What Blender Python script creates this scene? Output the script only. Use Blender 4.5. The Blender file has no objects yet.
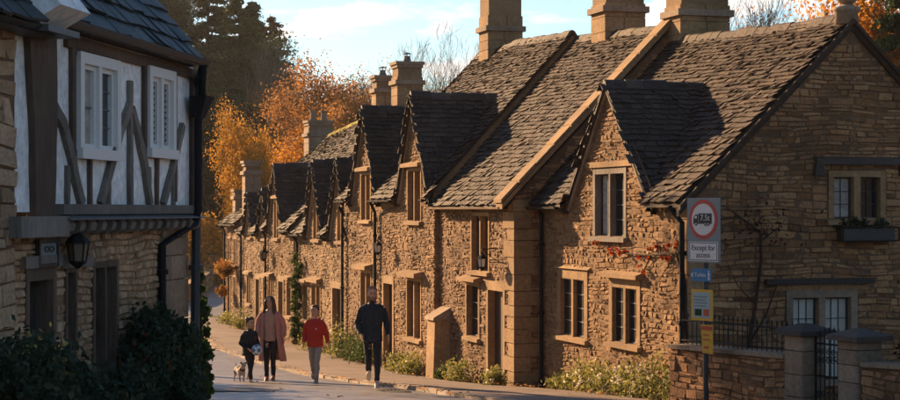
import bpy, math, random
import numpy as np
from mathutils import Vector, Matrix
R = math.radians
random.seed(7); RNG = np.random.default_rng(7)
SC = bpy.context.scene
COL = SC.collection

# ------------------------------------------------------------------ camera, sky, sun, exposure
cam = bpy.data.objects.new('camera', bpy.data.cameras.new('camera')); COL.objects.link(cam)
cam.location = (0, 0, 0); cam.rotation_euler = (R(90), 0, 0)
cam.data.lens = 70; cam.data.sensor_width = 36; cam.data.shift_y = 10/900
cam.data.clip_start = .1; cam.data.clip_end = 3000
SC.camera = cam

SUN_DIR = Vector((-.63, .776, 0)).normalized()       # horizontal direction towards the sun
SUN_EL = R(18.5)
sun_to = Vector((SUN_DIR.x*math.cos(SUN_EL), SUN_DIR.y*math.cos(SUN_EL), math.sin(SUN_EL)))
sl = bpy.data.lights.new('sun', 'SUN'); sl.energy = 5.0; sl.angle = R(.6); sl.color = (1, .635, .335)
sun = bpy.data.objects.new('sun', sl); COL.objects.link(sun)
sun.rotation_euler = sun_to.to_track_quat('Z', 'Y').to_euler()

W = bpy.data.worlds.new('World'); SC.world = W; W.use_nodes = True
nt = W.node_tree; nd = nt.nodes; lk = nt.links; nd.clear()
sky = nd.new('ShaderNodeTexSky'); sky.sky_type = 'NISHITA'; sky.sun_disc = False
sky.sun_elevation = SUN_EL; sky.sun_rotation = math.atan2(SUN_DIR.x, SUN_DIR.y)
sky.air_density = 1.0; sky.dust_density = .2; sky.ozone_density = 2.0
tc = nd.new('ShaderNodeTexCoord'); mp = nd.new('ShaderNodeMapping'); mp.inputs['Scale'].default_value = (11, 11, 40)
mp.inputs['Location'].default_value = (5.1, 1.2, .8)
nz = nd.new('ShaderNodeTexNoise'); nz.inputs['Scale'].default_value = 1.0; nz.inputs['Detail'].default_value = 7; nz.inputs['Roughness'].default_value = .56
rp = nd.new('ShaderNodeValToRGB'); rp.color_ramp.elements[0].position = .47; rp.color_ramp.elements[1].position = .55
mx = nd.new('ShaderNodeMix'); mx.data_type = 'RGBA'
tint = nd.new('ShaderNodeMix'); tint.data_type = 'RGBA'; tint.blend_type = 'MULTIPLY'; tint.inputs[0].default_value = 1
tint.inputs[7].default_value = (.64, .71, .76, 1)
bg = nd.new('ShaderNodeBackground'); bg.inputs['Strength'].default_value = .072
out = nd.new('ShaderNodeOutputWorld')
lk.new(tc.outputs['Generated'], mp.inputs['Vector']); lk.new(mp.outputs[0], nz.inputs['Vector'])
sx = nd.new('ShaderNodeSeparateXYZ'); lk.new(tc.outputs['Generated'], sx.inputs[0])
el = nd.new('ShaderNodeMapRange'); lk.new(sx.outputs['Z'], el.inputs[0]); el.inputs[1].default_value = .08; el.inputs[2].default_value = .30; el.inputs[3].default_value = 0; el.inputs[4].default_value = .16
sb = nd.new('ShaderNodeMath'); sb.operation = 'SUBTRACT'; lk.new(nz.outputs['Fac'], sb.inputs[0]); lk.new(el.outputs[0], sb.inputs[1])   # a cloud bank low down, clear sky overhead
lk.new(sb.outputs[0], rp.inputs[0]); lk.new(rp.outputs[0], mx.inputs[0])
lk.new(sky.outputs[0], tint.inputs[6]); lk.new(tint.outputs[2], mx.inputs[6])
mx.inputs[7].default_value = (5.2, 5.05, 4.8, 1)
lk.new(mx.outputs[2], bg.inputs['Color']); lk.new(bg.outputs[0], out.inputs[0])
SC.view_settings.view_transform = 'Standard'; SC.view_settings.look = 'None'
SC.view_settings.exposure = 1.58; SC.view_settings.gamma = 1
SC.cycles.max_bounces = 6; SC.cycles.transparent_max_bounces = 12

# ------------------------------------------------------------------ materials
MATS = {}
def new_mat(name):
    m = bpy.data.materials.new(name); m.use_nodes = True
    MATS[name] = m
    return m, m.node_tree.nodes, m.node_tree.links, m.node_tree.nodes['Principled BSDF']
def rand_fac(n, l):
    oi = n.new('ShaderNodeObjectInfo'); ge = n.new('ShaderNodeNewGeometry')
    ad = n.new('ShaderNodeMath'); ad.operation = 'ADD'; fr = n.new('ShaderNodeMath'); fr.operation = 'FRACT'
    l.new(oi.outputs['Random'], ad.inputs[0]); l.new(ge.outputs['Random Per Island'], ad.inputs[1]); l.new(ad.outputs[0], fr.inputs[0])
    return fr.outputs[0]
def ramp(n, cols):
    r = n.new('ShaderNodeValToRGB'); e = r.color_ramp.elements
    while len(e) < len(cols): e.new(.5)
    for i, c in enumerate(cols):
        e[i].position = i/(len(cols)-1) if len(c) < 4 else c[3]
        e[i].color = (c[0], c[1], c[2], 1)
    return r
def noise(n, l, scale, detail=5, rough=.6, vec=None, stretch=None):
    t = n.new('ShaderNodeTexCoord'); z = n.new('ShaderNodeTexNoise')
    z.inputs['Scale'].default_value = scale; z.inputs['Detail'].default_value = detail; z.inputs['Roughness'].default_value = rough
    src = t.outputs['Object']
    if stretch:
        m = n.new('ShaderNodeMapping'); m.inputs['Scale'].default_value = stretch; l.new(src, m.inputs[0]); src = m.outputs[0]
    l.new(src, z.inputs['Vector'])
    return z.outputs['Fac']
def mixc(n, l, fac, a, b, mode='MIX'):
    m = n.new('ShaderNodeMix'); m.data_type = 'RGBA'; m.blend_type = mode
    for i, v in ((0, fac), (6, a), (7, b)):
        if isinstance(v, (int, float)): m.inputs[i].default_value = v
        elif isinstance(v, tuple): m.inputs[i].default_value = (*v[:3], 1)
        else: l.new(v, m.inputs[i])
    return m.outputs[2]
def maprange(n, l, v, a, b, c, d):
    m = n.new('ShaderNodeMapRange'); l.new(v, m.inputs[0])
    for i, x in enumerate((a, b, c, d)): m.inputs[i+1].default_value = x
    return m.outputs[0]
def bump(n, l, bs, fac, strength, dist):
    b = n.new('ShaderNodeBump'); b.inputs['Strength'].default_value = strength; b.inputs['Distance'].default_value = dist
    l.new(fac, b.inputs['Height']); l.new(b.outputs[0], bs.inputs['Normal'])
def stone_mat(name, cols, fine=38, bs_str=.8, dist=.03, rough=.9, lichen=None, big=(.62, 1.2), stretch=None, lich_pos=(.60, .70), spec=.2):
    m, n, l, bs = new_mat(name)
    c = ramp(n, cols); l.new(rand_fac(n, l), c.inputs[0])
    nf = noise(n, l, fine, 6, .65, stretch=stretch); nb = noise(n, l, .9, 4, .6)
    v1 = maprange(n, l, nf, .3, .7, .72, 1.22); v2 = maprange(n, l, nb, .3, .7, *big)
    mu = n.new('ShaderNodeMath'); mu.operation = 'MULTIPLY'; l.new(v1, mu.inputs[0]); l.new(v2, mu.inputs[1])
    col = mixc(n, l, 1.0, c.outputs[0], mu.outputs[0], 'MULTIPLY')
    if lichen:
        nl = noise(n, l, 6.5, 6, .7); f = maprange(n, l, nl, lich_pos[0], lich_pos[1], 0, .8)
        col = mixc(n, l, f, col, lichen)
    l.new(col, bs.inputs['Base Color']); bs.inputs['Roughness'].default_value = rough; bs.inputs['Specular IOR Level'].default_value = spec
    bump(n, l, bs, nf, bs_str, dist)
    return m
stone_mat('rubble', [(.175, 0.095, 0.048), (.305, 0.178, 0.087), (.24, 0.135, 0.065), (.37, 0.224, 0.116), (.27, 0.162, 0.085), (.335, 0.192, 0.092)], fine=22, bs_str=1, dist=.05)
stone_mat('rubble_brown', [(.15, 0.081, 0.044), (.275, 0.156, 0.079), (.21, 0.117, 0.058), (.34, 0.203, 0.109), (.25, 0.149, 0.083)], fine=22, bs_str=1, dist=.05, lichen=(.13, .095, .065), lich_pos=(.56, .70))
stone_mat('rubble_pale', [(.22, .134, .07), (.34, .217, .112), (.28, .173, .088), (.40, .265, .147), (.31, .205, .118)], fine=22, bs_str=1, dist=.045, lichen=(.20, .15, .10), lich_pos=(.60, .74))
stone_mat('rubble_grey', [(.18, 0.088, 0.041), (.43, 0.220, 0.096), (.28, 0.136, 0.060), (.55, 0.295, 0.133), (.38, 0.202, 0.101), (.50, 0.251, 0.107)], fine=22, bs_str=1, dist=.045, lichen=(.09, .075, .055), lich_pos=(.52, .66))
stone_mat('rubble_left', [(.30, 0.188, 0.108), (.50, 0.324, 0.184), (.40, 0.249, 0.140), (.58, 0.390, 0.239), (.44, 0.296, 0.180)], fine=20, bs_str=.9, dist=.04)
stone_mat('mortar', [(.25, .157, .082), (.28, .177, .095)], fine=40, bs_str=.8, dist=.03)
stone_mat('mortar_dark', [(.16, 0.090, 0.050), (.19, 0.108, 0.060)], fine=40, bs_str=.8, dist=.03)
stone_mat('ashlar', [(.285, .172, .082), (.335, .21, .104), (.265, .165, .084)], fine=14, bs_str=.5, dist=.02, lichen=(.17, .115, .07), lich_pos=(.54, .70))
stone_mat('ashlar_grey', [(.27, .19, .125), (.32, .23, .155), (.24, .175, .12)], fine=14, bs_str=.4, dist=.015, lichen=(.16, .14, .12))
stone_mat('slate_stone', [(.022, 0.011, 0.007), (.053, 0.028, 0.017), (.034, 0.019, 0.011), (.085, 0.049, 0.029), (.043, 0.024, 0.014)], fine=26, bs_str=.9, dist=.03, rough=.75, lichen=(.19, .14, .095), lich_pos=(.63, .73), spec=.3)
stone_mat('slate_dark', [(.030, .022, .017), (.058, .043, .032), (.042, .032, .025), (.080, .060, .045)], fine=26, bs_str=.9, dist=.025, rough=.7, lichen=(.20, .185, .15), lich_pos=(.64, .74), spec=.35)
stone_mat('slate_blue', [(.016, .023, .025), (.032, .043, .046), (.022, .031, .033), (.046, .058, .06)], fine=22, bs_str=.9, dist=.02, rough=.6, lichen=(.10, .11, .10), spec=.4)
stone_mat('moss', [(.30, .25, .03), (.36, .28, .03)], fine=30, bs_str=1, dist=.06)
stone_mat('asphalt', [(.19, .17, .155), (.20, .18, .163)], fine=60, bs_str=.45, dist=.010, rough=.42, big=(.6, 1.3), spec=.5)
stone_mat('pavement', [(.20, .15, .12), (.21, .16, .125)], fine=45, bs_str=.6, dist=.012, rough=.8, big=(.7, 1.2))
stone_mat('kerb', [(.30, .24, .18), (.38, .31, .24), (.26, .20, .16)], fine=30, bs_str=.5, dist=.01)
stone_mat('earth', [(.06, .05, .028), (.07, .06, .03)], fine=8, bs_str=.8, dist=.08)
stone_mat('plaster', [(.82, .80, .765), (.84, .82, .785)], fine=9, bs_str=.25, dist=.01, big=(.80, 1.06), lichen=(.50, .47, .43), lich_pos=(.60, .76))
stone_mat('timber', [(.11, .074, .052), (.15, .10, .07)], fine=24, bs_str=.9, dist=.02, stretch=(1, 1, .14), rough=.8)
stone_mat('timber_grey', [(.175, .15, .125), (.23, .195, .16)], fine=24, bs_str=.9, dist=.02, stretch=(1, 1, .14), rough=.85)
stone_mat('door_wood', [(.055, .030, .016), (.07, .04, .022)], fine=26, bs_str=.6, dist=.01, stretch=(1, 1, .1), rough=.6)
stone_mat('bark', [(.045, .032, .022), (.06, .042, .03)], fine=12, bs_str=1, dist=.05)
stone_mat('bark_pale', [(.16, .13, .10), (.20, .165, .13)], fine=12, bs_str=1, dist=.05)
def plain(name, col, rough=.5, metal=0, var=.12, fine=30, spec=.4, bstr=.15):
    m, n, l, bs = new_mat(name)
    nf = noise(n, l, fine, 4, .6); v = maprange(n, l, nf, .3, .7, 1-var, 1+var)
    l.new(mixc(n, l, 1.0, tuple(col), v, 'MULTIPLY'), bs.inputs['Base Color'])
    bs.inputs['Roughness'].default_value = rough; bs.inputs['Metallic'].default_value = metal; bs.inputs['Specular IOR Level'].default_value = spec
    bump(n, l, bs, nf, bstr, .01)
    return m
plain('iron', (.012, .012, .013), .75, spec=.2); plain('lead', (.10, .11, .115), .5); plain('white_paint', (.70, .68, .64), .45, var=.05)
plain('glass', (.014, .016, .018), .07, var=.4, fine=7, spec=.7, bstr=.12); plain('lamp_glass', (.62, .55, .42), .2); plain('lamp_glass_dark', (.16, .13, .09), .2)
plain('blind', (.50, .45, .37), .8); plain('curtain', (.34, .30, .26), .9, var=.3, fine=10)
plain('frame_wood', (.085, .055, .035), .6); plain('frame_dark', (.03, .028, .025), .5)
plain('sign_grey', (.17, .20, .21), .5); plain('sign_red', (.42, .03, .02), .4); plain('sign_white', (.62, .58, .55), .45); plain('sign_black', (.01, .01, .01), .5)
plain('sign_blue', (.02, .14, .30), .4); plain('yellow', (.62, .32, .02), .5); plain('paper', (.30, .38, .36), .6); plain('poster_red', (.45, .06, .02), .6); plain('post_metal', (.035, .04, .042), .5)
plain('skin', (.50, .27, .17), .55, var=.06); plain('hair_brown', (.075, .033, .016), .6, var=.4, fine=60); plain('hair_ginger', (.20, .075, .025), .6, var=.4, fine=60); plain('hair_auburn', (.055, .020, .012), .5, var=.4, fine=60)
plain('cloth_black', (.012, .013, .016), .85, var=.35, fine=25); plain('cloth_navy', (.010, .016, .022), .8, var=.5, fine=18); plain('cloth_red', (.42, .022, .012), .85, var=.15, fine=20)
plain('cloth_grey', (.27, .23, .20), .9, var=.15); plain('knit', (.42, .24, .16), .95, var=.2, fine=60); plain('coat', (.42, .185, .135), .9, var=.12, fine=14)
plain('boot', (.30, .095, .03), .6); plain('shoe', (.42, .33, .26), .7); plain('sole', (.65, .58, .50), .7); plain('shoe_grey', (.20, .19, .18), .7); plain('eye', (.01, .008, .006), .2); plain('lip', (.36, .13, .09), .5)
plain('dog_fur', (.45, .38, .31), .95, var=.35, fine=40); plain('dog_dark', (.05, .035, .025), .95, var=.3); plain('ball_white', (.60, .62, .64), .4); plain('ball_blue', (.03, .16, .26), .4); plain('lead_strap', (.05, .02, .015), .6)
def leaf_mat(name, cols, trans=.5, rough=.6, big=(.6, 1.3)):
    m, n, l, bs = new_mat(name)
    c = ramp(n, cols); l.new(rand_fac(n, l), c.inputs[0])
    nb = noise(n, l, .55, 3, .6); v = maprange(n, l, nb, .32, .68, *big)
    col = mixc(n, l, 1.0, c.outputs[0], v, 'MULTIPLY')
    l.new(col, bs.inputs['Base Color']); bs.inputs['Roughness'].default_value = rough; bs.inputs['Specular IOR Level'].default_value = .15
    t = n.new('ShaderNodeBsdfTranslucent'); ms = n.new('ShaderNodeMixShader'); ms.inputs[0].default_value = trans
    l.new(col, t.inputs[0]); l.new(bs.outputs[0], ms.inputs[1]); l.new(t.outputs[0], ms.inputs[2])
    l.new(ms.outputs[0], n['Material Output'].inputs[0])
    return m
leaf_mat('leaf_dark', [(.026, .052, .02), (.048, .076, .027), (.034, .062, .023), (.08, .098, .032)], .35)
leaf_mat('leaf_conifer', [(.026, .052, .024), (.038, .068, .028), (.065, .082, .03)], .3)
leaf_mat('leaf_rust', [(.11, .045, .022), (.17, .07, .028), (.08, .04, .024)], 0.45)
leaf_mat('leaf_orange', [(.44, .16, .018), (.54, .25, .025), (.36, .12, .016), (.58, .31, .04)], 0.6)
leaf_mat('leaf_gold', [(.46, .21, .028), (.52, .29, .045), (.38, .15, .022), (.34, .24, .045)], .55)
leaf_mat('leaf_brown', [(.30, .12, .035), (.40, .18, .045), (.21, .095, .036), (.38, .21, .07)], 0.55)
leaf_mat('leaf_tan', [(.34, .19, .09), (.42, .25, .12), (.26, .16, .09)], 0.5)
leaf_mat('leaf_green', [(.035, .062, .018), (.06, .09, .025), (.09, .11, .03)], .4)
leaf_mat('leaf_lime', [(.14, .16, .03), (.22, .21, .05), (.30, .26, .09), (.10, .13, .03)], .45)
leaf_mat('leaf_shrub', [(.022, .038, .024), (.036, .058, .032), (.06, .082, .04)], .35)
leaf_mat('leaf_red', [(.40, .045, .015), (.30, .03, .012), (.45, .12, .02)], .45)
leaf_mat('leaf_maroon', [(.05, .012, .012), (.07, .018, .015), (.035, .02, .015)], .3)
leaf_mat('petal_white', [(.60, .55, .42), (.66, .60, .45)], .4)
leaf_mat('petal_red', [(.30, .02, .02), (.36, .08, .02), (.22, .03, .03)], .3)
leaf_mat('petal_orange', [(.50, .20, .03), (.42, .11, .03), (.55, .33, .05), (.20, .20, .05)], .4)

# ------------------------------------------------------------------ mesh helpers
def tag(o, label=None, cat=None, group=None, kind=None):
    if label: o['label'] = label
    if cat: o['category'] = cat
    if group: o['group'] = group
    if kind: o['kind'] = kind
    return o
def empty(name, loc, label=None, cat=None, group=None):
    o = bpy.data.objects.new(name, None); COL.objects.link(o); o.location = loc; o.empty_display_size = .2
    return tag(o, label, cat, group)
def root_of(p):
    while p.parent: p = p.parent
    return p
def adopt(o, parent):
    o.parent = parent
    o.matrix_parent_inverse = Matrix.Identity(4)
    if parent.type == 'EMPTY' and parent.rotation_euler.z == 0 and not parent.get('local'):
        o.matrix_parent_inverse = Matrix.Translation(-parent.location)
def link(name, me, parent=None, kind=None):
    o = bpy.data.objects.new(name, me); COL.objects.link(o)
    if parent: adopt(o, parent)
    if kind: o['kind'] = kind
    return o
def np_mesh(name, V, Fq, mat, smooth=False):
    me = bpy.data.meshes.new(name); V = np.asarray(V, dtype=np.float32); Fq = np.asarray(Fq, dtype=np.int32)
    k = Fq.shape[1]
    me.vertices.add(len(V)); me.vertices.foreach_set('co', V.ravel())
    me.loops.add(Fq.size); me.loops.foreach_set('vertex_index', Fq.ravel())
    me.polygons.add(len(Fq)); me.polygons.foreach_set('loop_start', np.arange(0, Fq.size, k, dtype=np.int32))
    if smooth: me.polygons.foreach_set('use_smooth', np.ones(len(Fq), dtype=bool))
    me.materials.append(MATS[mat]); me.update(calc_edges=True); me.validate()
    return me
class MB:
    def __init__(s): s.v = []; s.f = []
    def add(s, vs, fs):
        k = len(s.v); s.v += [tuple(v) for v in vs]; s.f += [tuple(i+k for i in f) for f in fs]
    def poly(s, vs): s.add(vs, [tuple(range(len(vs)))])
    def hexa(s, c):   # 8 corners: 4 of one face, 4 of the opposite face
        s.add(c, [(0, 1, 2, 3), (7, 6, 5, 4), (0, 4, 5, 1), (1, 5, 6, 2), (2, 6, 7, 3), (3, 7, 4, 0)])
    def box(s, P, a0, a1, b0, b1, c0, c1, bev=0):
        if bev:
            q = []
            for c in (c0, c1):
                e = bev
                q.append([P(a0+e, b0, c), P(a1-e, b0, c), P(a1, b0+e, c), P(a1, b1-e, c), P(a1-e, b1, c), P(a0+e, b1, c), P(a0, b1-e, c), P(a0, b0+e, c)])
            k = q[0]+q[1]
            s.add(k, [tuple(range(7, -1, -1)), tuple(range(8, 16))]+[(i, (i+1) % 8, (i+1) % 8+8, i+8) for i in range(8)])
            return
        s.hexa([P(a0, b0, c0), P(a1, b0, c0), P(a1, b1, c0), P(a0, b1, c0), P(a0, b0, c1), P(a1, b0, c1), P(a1, b1, c1), P(a0, b1, c1)])
    def loft(s, pts, rad, seg=10, ref=(1, 0, 0), caps=True):
        ref = Vector(ref); pts = [Vector(p) for p in pts]; n = len(pts); rings = []
        k0 = len(s.v)
        for i, p in enumerate(pts):
            t = (pts[min(i+1, n-1)]-pts[max(i-1, 0)])
            t = t.normalized() if t.length > 1e-9 else Vector((0, 0, 1))
            x = ref-t*ref.dot(t)
            if x.length < 1e-3: x = Vector((0, 1, 0))-t*t.y
            x.normalize(); y = t.cross(x)
            r = rad[i] if isinstance(rad[i], (tuple, list)) else (rad[i], rad[i])
            for j in range(seg):
                a = 2*math.pi*j/seg
                s.v.append(tuple(p+x*(r[0]*math.cos(a))+y*(r[1]*math.sin(a))))
        for i in range(n-1):
            for j in range(seg):
                a = k0+i*seg+j; b = k0+i*seg+(j+1) % seg
                s.f.append((a, b, b+seg, a+seg))
        if caps:
            s.f.append(tuple(k0+j for j in range(seg-1, -1, -1))); s.f.append(tuple(k0+(n-1)*seg+j for j in range(seg)))
    def ball(s, c, r, seg=12, rings=8):
        r = r if isinstance(r, (tuple, list)) else (r, r, r); c = Vector(c)
        pts = []; k0 = len(s.v)
        for i in range(rings+1):
            th = math.pi*i/rings
            for j in range(seg):
                ph = 2*math.pi*j/seg
                s.v.append((c.x+r[0]*math.sin(th)*math.cos(ph), c.y+r[1]*math.sin(th)*math.sin(ph), c.z+r[2]*math.cos(th)))
        for i in range(rings):
            for j in range(seg):
                a = k0+i*seg+j; b = k0+i*seg+(j+1) % seg
                s.f.append((a, b, b+seg, a+seg))
    def build(s, name, mat, parent=None, kind=None, smooth=False):
        me = bpy.data.meshes.new(name); me.from_pydata(s.v, [], s.f); me.materials.append(MATS[mat])
        if smooth: me.polygons.foreach_set('use_smooth', [True]*len(me.polygons))
        me.update(); me.validate()
        return link(name, me, parent, kind)
def frame(ox, oy, ax, ay, nx, ny):
    return lambda a, b, c: (ox+ax*a+nx*b, oy+ay*a+ny*b, c)
def shift(P, da=0, db=0, dc=0): return lambda a, b, c: P(a+da, b+db, c+dc)
def interp(pts, x):
    if x <= pts[0][0]: return pts[0][1]
    for (x0, y0), (x1, y1) in zip(pts, pts[1:]):
        if x <= x1: return y0+(y1-y0)*(x-x0)/(x1-x0) if x1 > x0 else y1
    return pts[-1][1]
def subtract(iv, lo, hi):
    r = []
    for a, b in iv:
        if hi <= a or lo >= b: r.append((a, b)); continue
        if lo > a: r.append((a, lo))
        if hi < b: r.append((hi, b))
    return r

# ------------------------------------------------------------------ terrain
PROF = [(-60, -.9), (0, -1.75), (15, -2.3), (20, -2.55), (24.5, -2.78), (27, -2.93), (31.5, -3.2), (34, -3.38), (36, -3.5), (39, -3.68), (43, -3.82), (50, -3.98), (65, -4.2), (76, -4.2), (90, -4.0), (110, -3.2)]
def gz(x, y):
    z = interp(PROF, y)
    if y > 100:
        left = 1/(1+math.exp((x+24)/3.5))
        t = min(1, (y-100)/75); t = t*t*(3-2*t)
        z += t*(4.5+16*left)
    if y > 40 and x < -16: z += min(9, (-16-x)*.25)*min(1, (y-40)/30)
    if y < 100 and x > 12: z += min(6, (x-12)*.18)*max(0, min(1, (y-30)/20))
    if y < -12: z += min(5, (-12-y)*.2)          # the wooded valley sides around the village
    if x > 34: z += min(5, (x-34)*.2)*max(0, min(1, (130-y)/40))
    if x < -28: z += min(5, (-28-x)*.2)*max(0, min(1, (26-y)/20))
    return z
xs = [-260, -200, -150, -90]+list(np.arange(-60, 61, 2.0))+[75, 90, 110, 150, 200, 260]
ys = [-150, -120, -86, -60, -40, -25]+list(np.arange(-12, 190, 2.0))+[200, 230, 260, 300]
V = [(x, y, gz(x, y)-.09) for y in ys for x in xs]; nx = len(xs)
Fc = [(j*nx+i, j*nx+i+1, (j+1)*nx+i+1, (j+1)*nx+i) for j in range(len(ys)-1) for i in range(nx-1)]
tag(link('ground', np_mesh('ground', V, Fc, 'earth')), kind='structure')

# row frame: a = s along the terrace (away from the camera), b = out into the street, c = up
ROW = frame(1.275, 34.3, -.2898, .957, -.957, -.2898)
def rowxy(s, b): p = ROW(s, b, 0); return p[0], p[1]
# road: right edge and left edge polylines
def road_edges(t):   # t = distance along the street in terrace metres
    br = interp([(-60, 2.9), (-4, 2.95), (18, 3.06), (26, 2.2), (34, .75), (38, .1)], t)
    if t <= 26:
        r = rowxy(t, br); l = rowxy(t, 7.3)
    else:
        pr = [(26, rowxy(26, 2.2)), (34, (-9.35, 66)), (44, (-8.7, 76)), (54, (-8.9, 86)), (66, (-9.8, 98)), (80, (-13, 112))]
        pl = [(26, rowxy(26, 7.3)), (34, (-12.9, 65)), (44, (-12.0, 76)), (54, (-12.1, 86)), (66, (-13.6, 97)), (80, (-17, 110))]
        r = tuple(interp([(q[0], q[1][k]) for q in pr], t) for k in (0, 1)); l = tuple(interp([(q[0], q[1][k]) for q in pl], t) for k in (0, 1))
    return r, l
V = []; Fc = []; ts = list(np.arange(-60, 80.1, 1.0)); NW = 7
for t in ts:
    r, l = road_edges(t)
    for k in range(NW):
        f = k/(NW-1); x = r[0]+(l[0]-r[0])*f; y = r[1]+(l[1]-r[1])*f
        V.append((x, y, gz(x, y)+.03*math.sin(math.pi*f)))
Fc = [(j*NW+i, j*NW+i+1, (j+1)*NW+i+1, (j+1)*NW+i) for j in range(len(ts)-1) for i in range(NW-1)]
tag(link('road', np_mesh('road', V, Fc, 'asphalt', True)), kind='structure')
V = []; ts2 = list(np.arange(-60, 36.1, 1.0)); NW = 5
for t in ts2:
    r, l = road_edges(t); w = rowxy(t, -.8 if t < 0 else -.3)
    for k in range(NW):
        f = k/(NW-1); x = r[0]+(w[0]-r[0])*f; y = r[1]+(w[1]-r[1])*f
        V.append((x, y, gz(x, y)+.055-.16*f*f))
Fc = [(j*NW+i, j*NW+i+1, (j+1)*NW+i+1, (j+1)*NW+i) for j in range(len(ts2)-1) for i in range(NW-1)]
pave = tag(link('pavement', np_mesh('pavement', V, Fc, 'pavement', True)), kind='structure')
t = -14.0; rk = random.Random(3)
while t < 33:
    ln = rk.uniform(.55, .95)
    r0 = road_edges(t)[0]; r1 = road_edges(t+ln-.015)[0]
    d = Vector((r1[0]-r0[0], r1[1]-r0[1], 0)).normalized(); nrm = Vector((-d.y, d.x, 0))
    up = .06+rk.uniform(-.012, .012); wd = .15+rk.uniform(-.02, .02); jo = rk.uniform(-.012, .012)
    q = []
    for z0 in (-.08, up):
        for (pt, sgn) in ((r0, -1), (r1, -1), (r1, 1), (r0, 1)):
            off = jo+(0 if sgn > 0 else -wd)
            q.append((pt[0]+nrm.x*(off), pt[1]+nrm.y*(off), gz(*pt)+z0))
    mb = MB(); mb.hexa(q); mb.build('kerb_stone', 'kerb', pave)
    t += ln

# ------------------------------------------------------------------ generic building pieces
def stone_geo(P, a0, a1, z0, z1, zt0, zt1, d, rnd, ch=.010):
    """one rough block: outer outline on the wall plane, smaller front outline standing proud"""
    j = lambda m: rnd.uniform(-m, m); tu, tv = j(.014), j(.012)
    o = [(a0, z0), (a1, z0), (a1, zt1), (a0, zt0)]
    i = [(a0+ch+j(.008), z0+ch+j(.006)), (a1-ch+j(.008), z0+ch+j(.006)), (a1-ch+j(.008), zt1-ch+j(.006)), (a0+ch+j(.008), zt0-ch+j(.006))]
    wz = lambda a, z: z+.022*math.sin(1.9*a+2.3*z)+.016*math.sin(4.3*a-3.1*z+1)
    o = [(a, wz(a, z)) for a, z in o]; i = [(a, wz(a, z)) for a, z in i]
    vs = [P(a, -.012, z) for a, z in o]+[P(a, d+sa_*tu+sv_*tv+j(.005), z) for (a, z), (sa_, sv_) in zip(i, ((-1, -1), (1, -1), (1, 1), (-1, 1)))]
    return vs, [(4, 5, 6, 7), (0, 1, 5, 4), (1, 2, 6, 5), (2, 3, 7, 6), (3, 0, 4, 7)]
def wall(parent, P, a0, a1, zb, top, openings=(), reveal=.2, stone='rubble', mortar='mortar', hs=(.048, .10), ws=(.085, .25), seed=1, singles=0, stones=True, thick=0, proud=(.004, .025), zmin=None):
    """rubble wall: mortar sheet with real openings and reveals, stones laid in courses on it"""
    rnd = random.Random(seed); mb = MB()
    cuts = sorted(set([a0, a1]+[x for o in openings for x in o[:2]]+[t[0] for t in top if a0 < t[0] < a1]))
    T = lambda a: interp(top, a)
    for c0, c1 in zip(cuts, cuts[1:]):
        m = (c0+c1)/2
        z = zb
        for o in sorted([o for o in openings if o[0] < m < o[1]], key=lambda o: o[2]):
            mb.poly([P(c0, 0, z), P(c1, 0, z), P(c1, 0, o[2]), P(c0, 0, o[2])]); z = o[3]
        mb.poly([P(c0, 0, z), P(c1, 0, z), P(c1, 0, T(c1-1e-6)), P(c0, 0, T(c0+1e-6))])
    for o in openings:
        q = [(o[0], o[2]), (o[1], o[2]), (o[1], o[3]), (o[0], o[3])]
        for (p, r) in zip(q, q[1:]+q[:1]):
            mb.poly([P(p[0], 0, p[1]), P(r[0], 0, r[1]), P(r[0], -reveal, r[1]), P(p[0], -reveal, p[1])])
    w = mb.build('wall', mortar, parent)
    if not stones: return w
    rocks = []; z = zb if zmin is None else zmin; zmax = max(t[1] for t in top)
    while z < zmax-.03:
        h = rnd.uniform(*hs); g = .009
        iv = [(a0, a1)]
        for o in openings:
            if min(z+h, o[3])-max(z, o[2]) > .2*h: iv = subtract(iv, o[0]-.01, o[1]+.01)
        for lo, hi in iv:
            a = lo
            while a < hi-.03:
                wd = rnd.uniform(*ws)
                if rnd.random() < .12: wd *= 1.5
                if a+wd > hi-.09: wd = hi-a
                hh = h-g
                if rnd.random() < .18 and h > .1: hh = h*.48
                for zz in ([z] if hh > h*.6 else [z, z+h*.5]):
                    b0, b1 = a+g/2, a+wd-g/2
                    t0 = min(zz+hh, T(b0)-.005); t1 = min(zz+hh, T(b1)-.005)
                    if min(t0, t1) > zz+.035: rocks.append(stone_geo(P, b0, b1, zz+rnd.uniform(-.006, .006), 0, t0+rnd.uniform(-.006, .006), t1+rnd.uniform(-.006, .006), rnd.uniform(*proud), rnd)+((b1-b0)*hh,))
                a += wd
        z += h
    if singles:
        order = sorted(range(len(rocks)), key=lambda k: -rocks[k][2]*(1 if len(rocks) <= singles else 1))
        sel = set(order[:singles])
        for k in sel:
            one = MB(); one.add(rocks[k][0], rocks[k][1]); one.build('stone', stone, w)
        rest = [r for k, r in enumerate(rocks) if k not in sel]
    else: rest = rocks
    if rest:
        big = MB()
        for r in rest: big.add(r[0], r[1])
        big.build('stonework', stone, w, kind='stuff')
    return w
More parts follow.
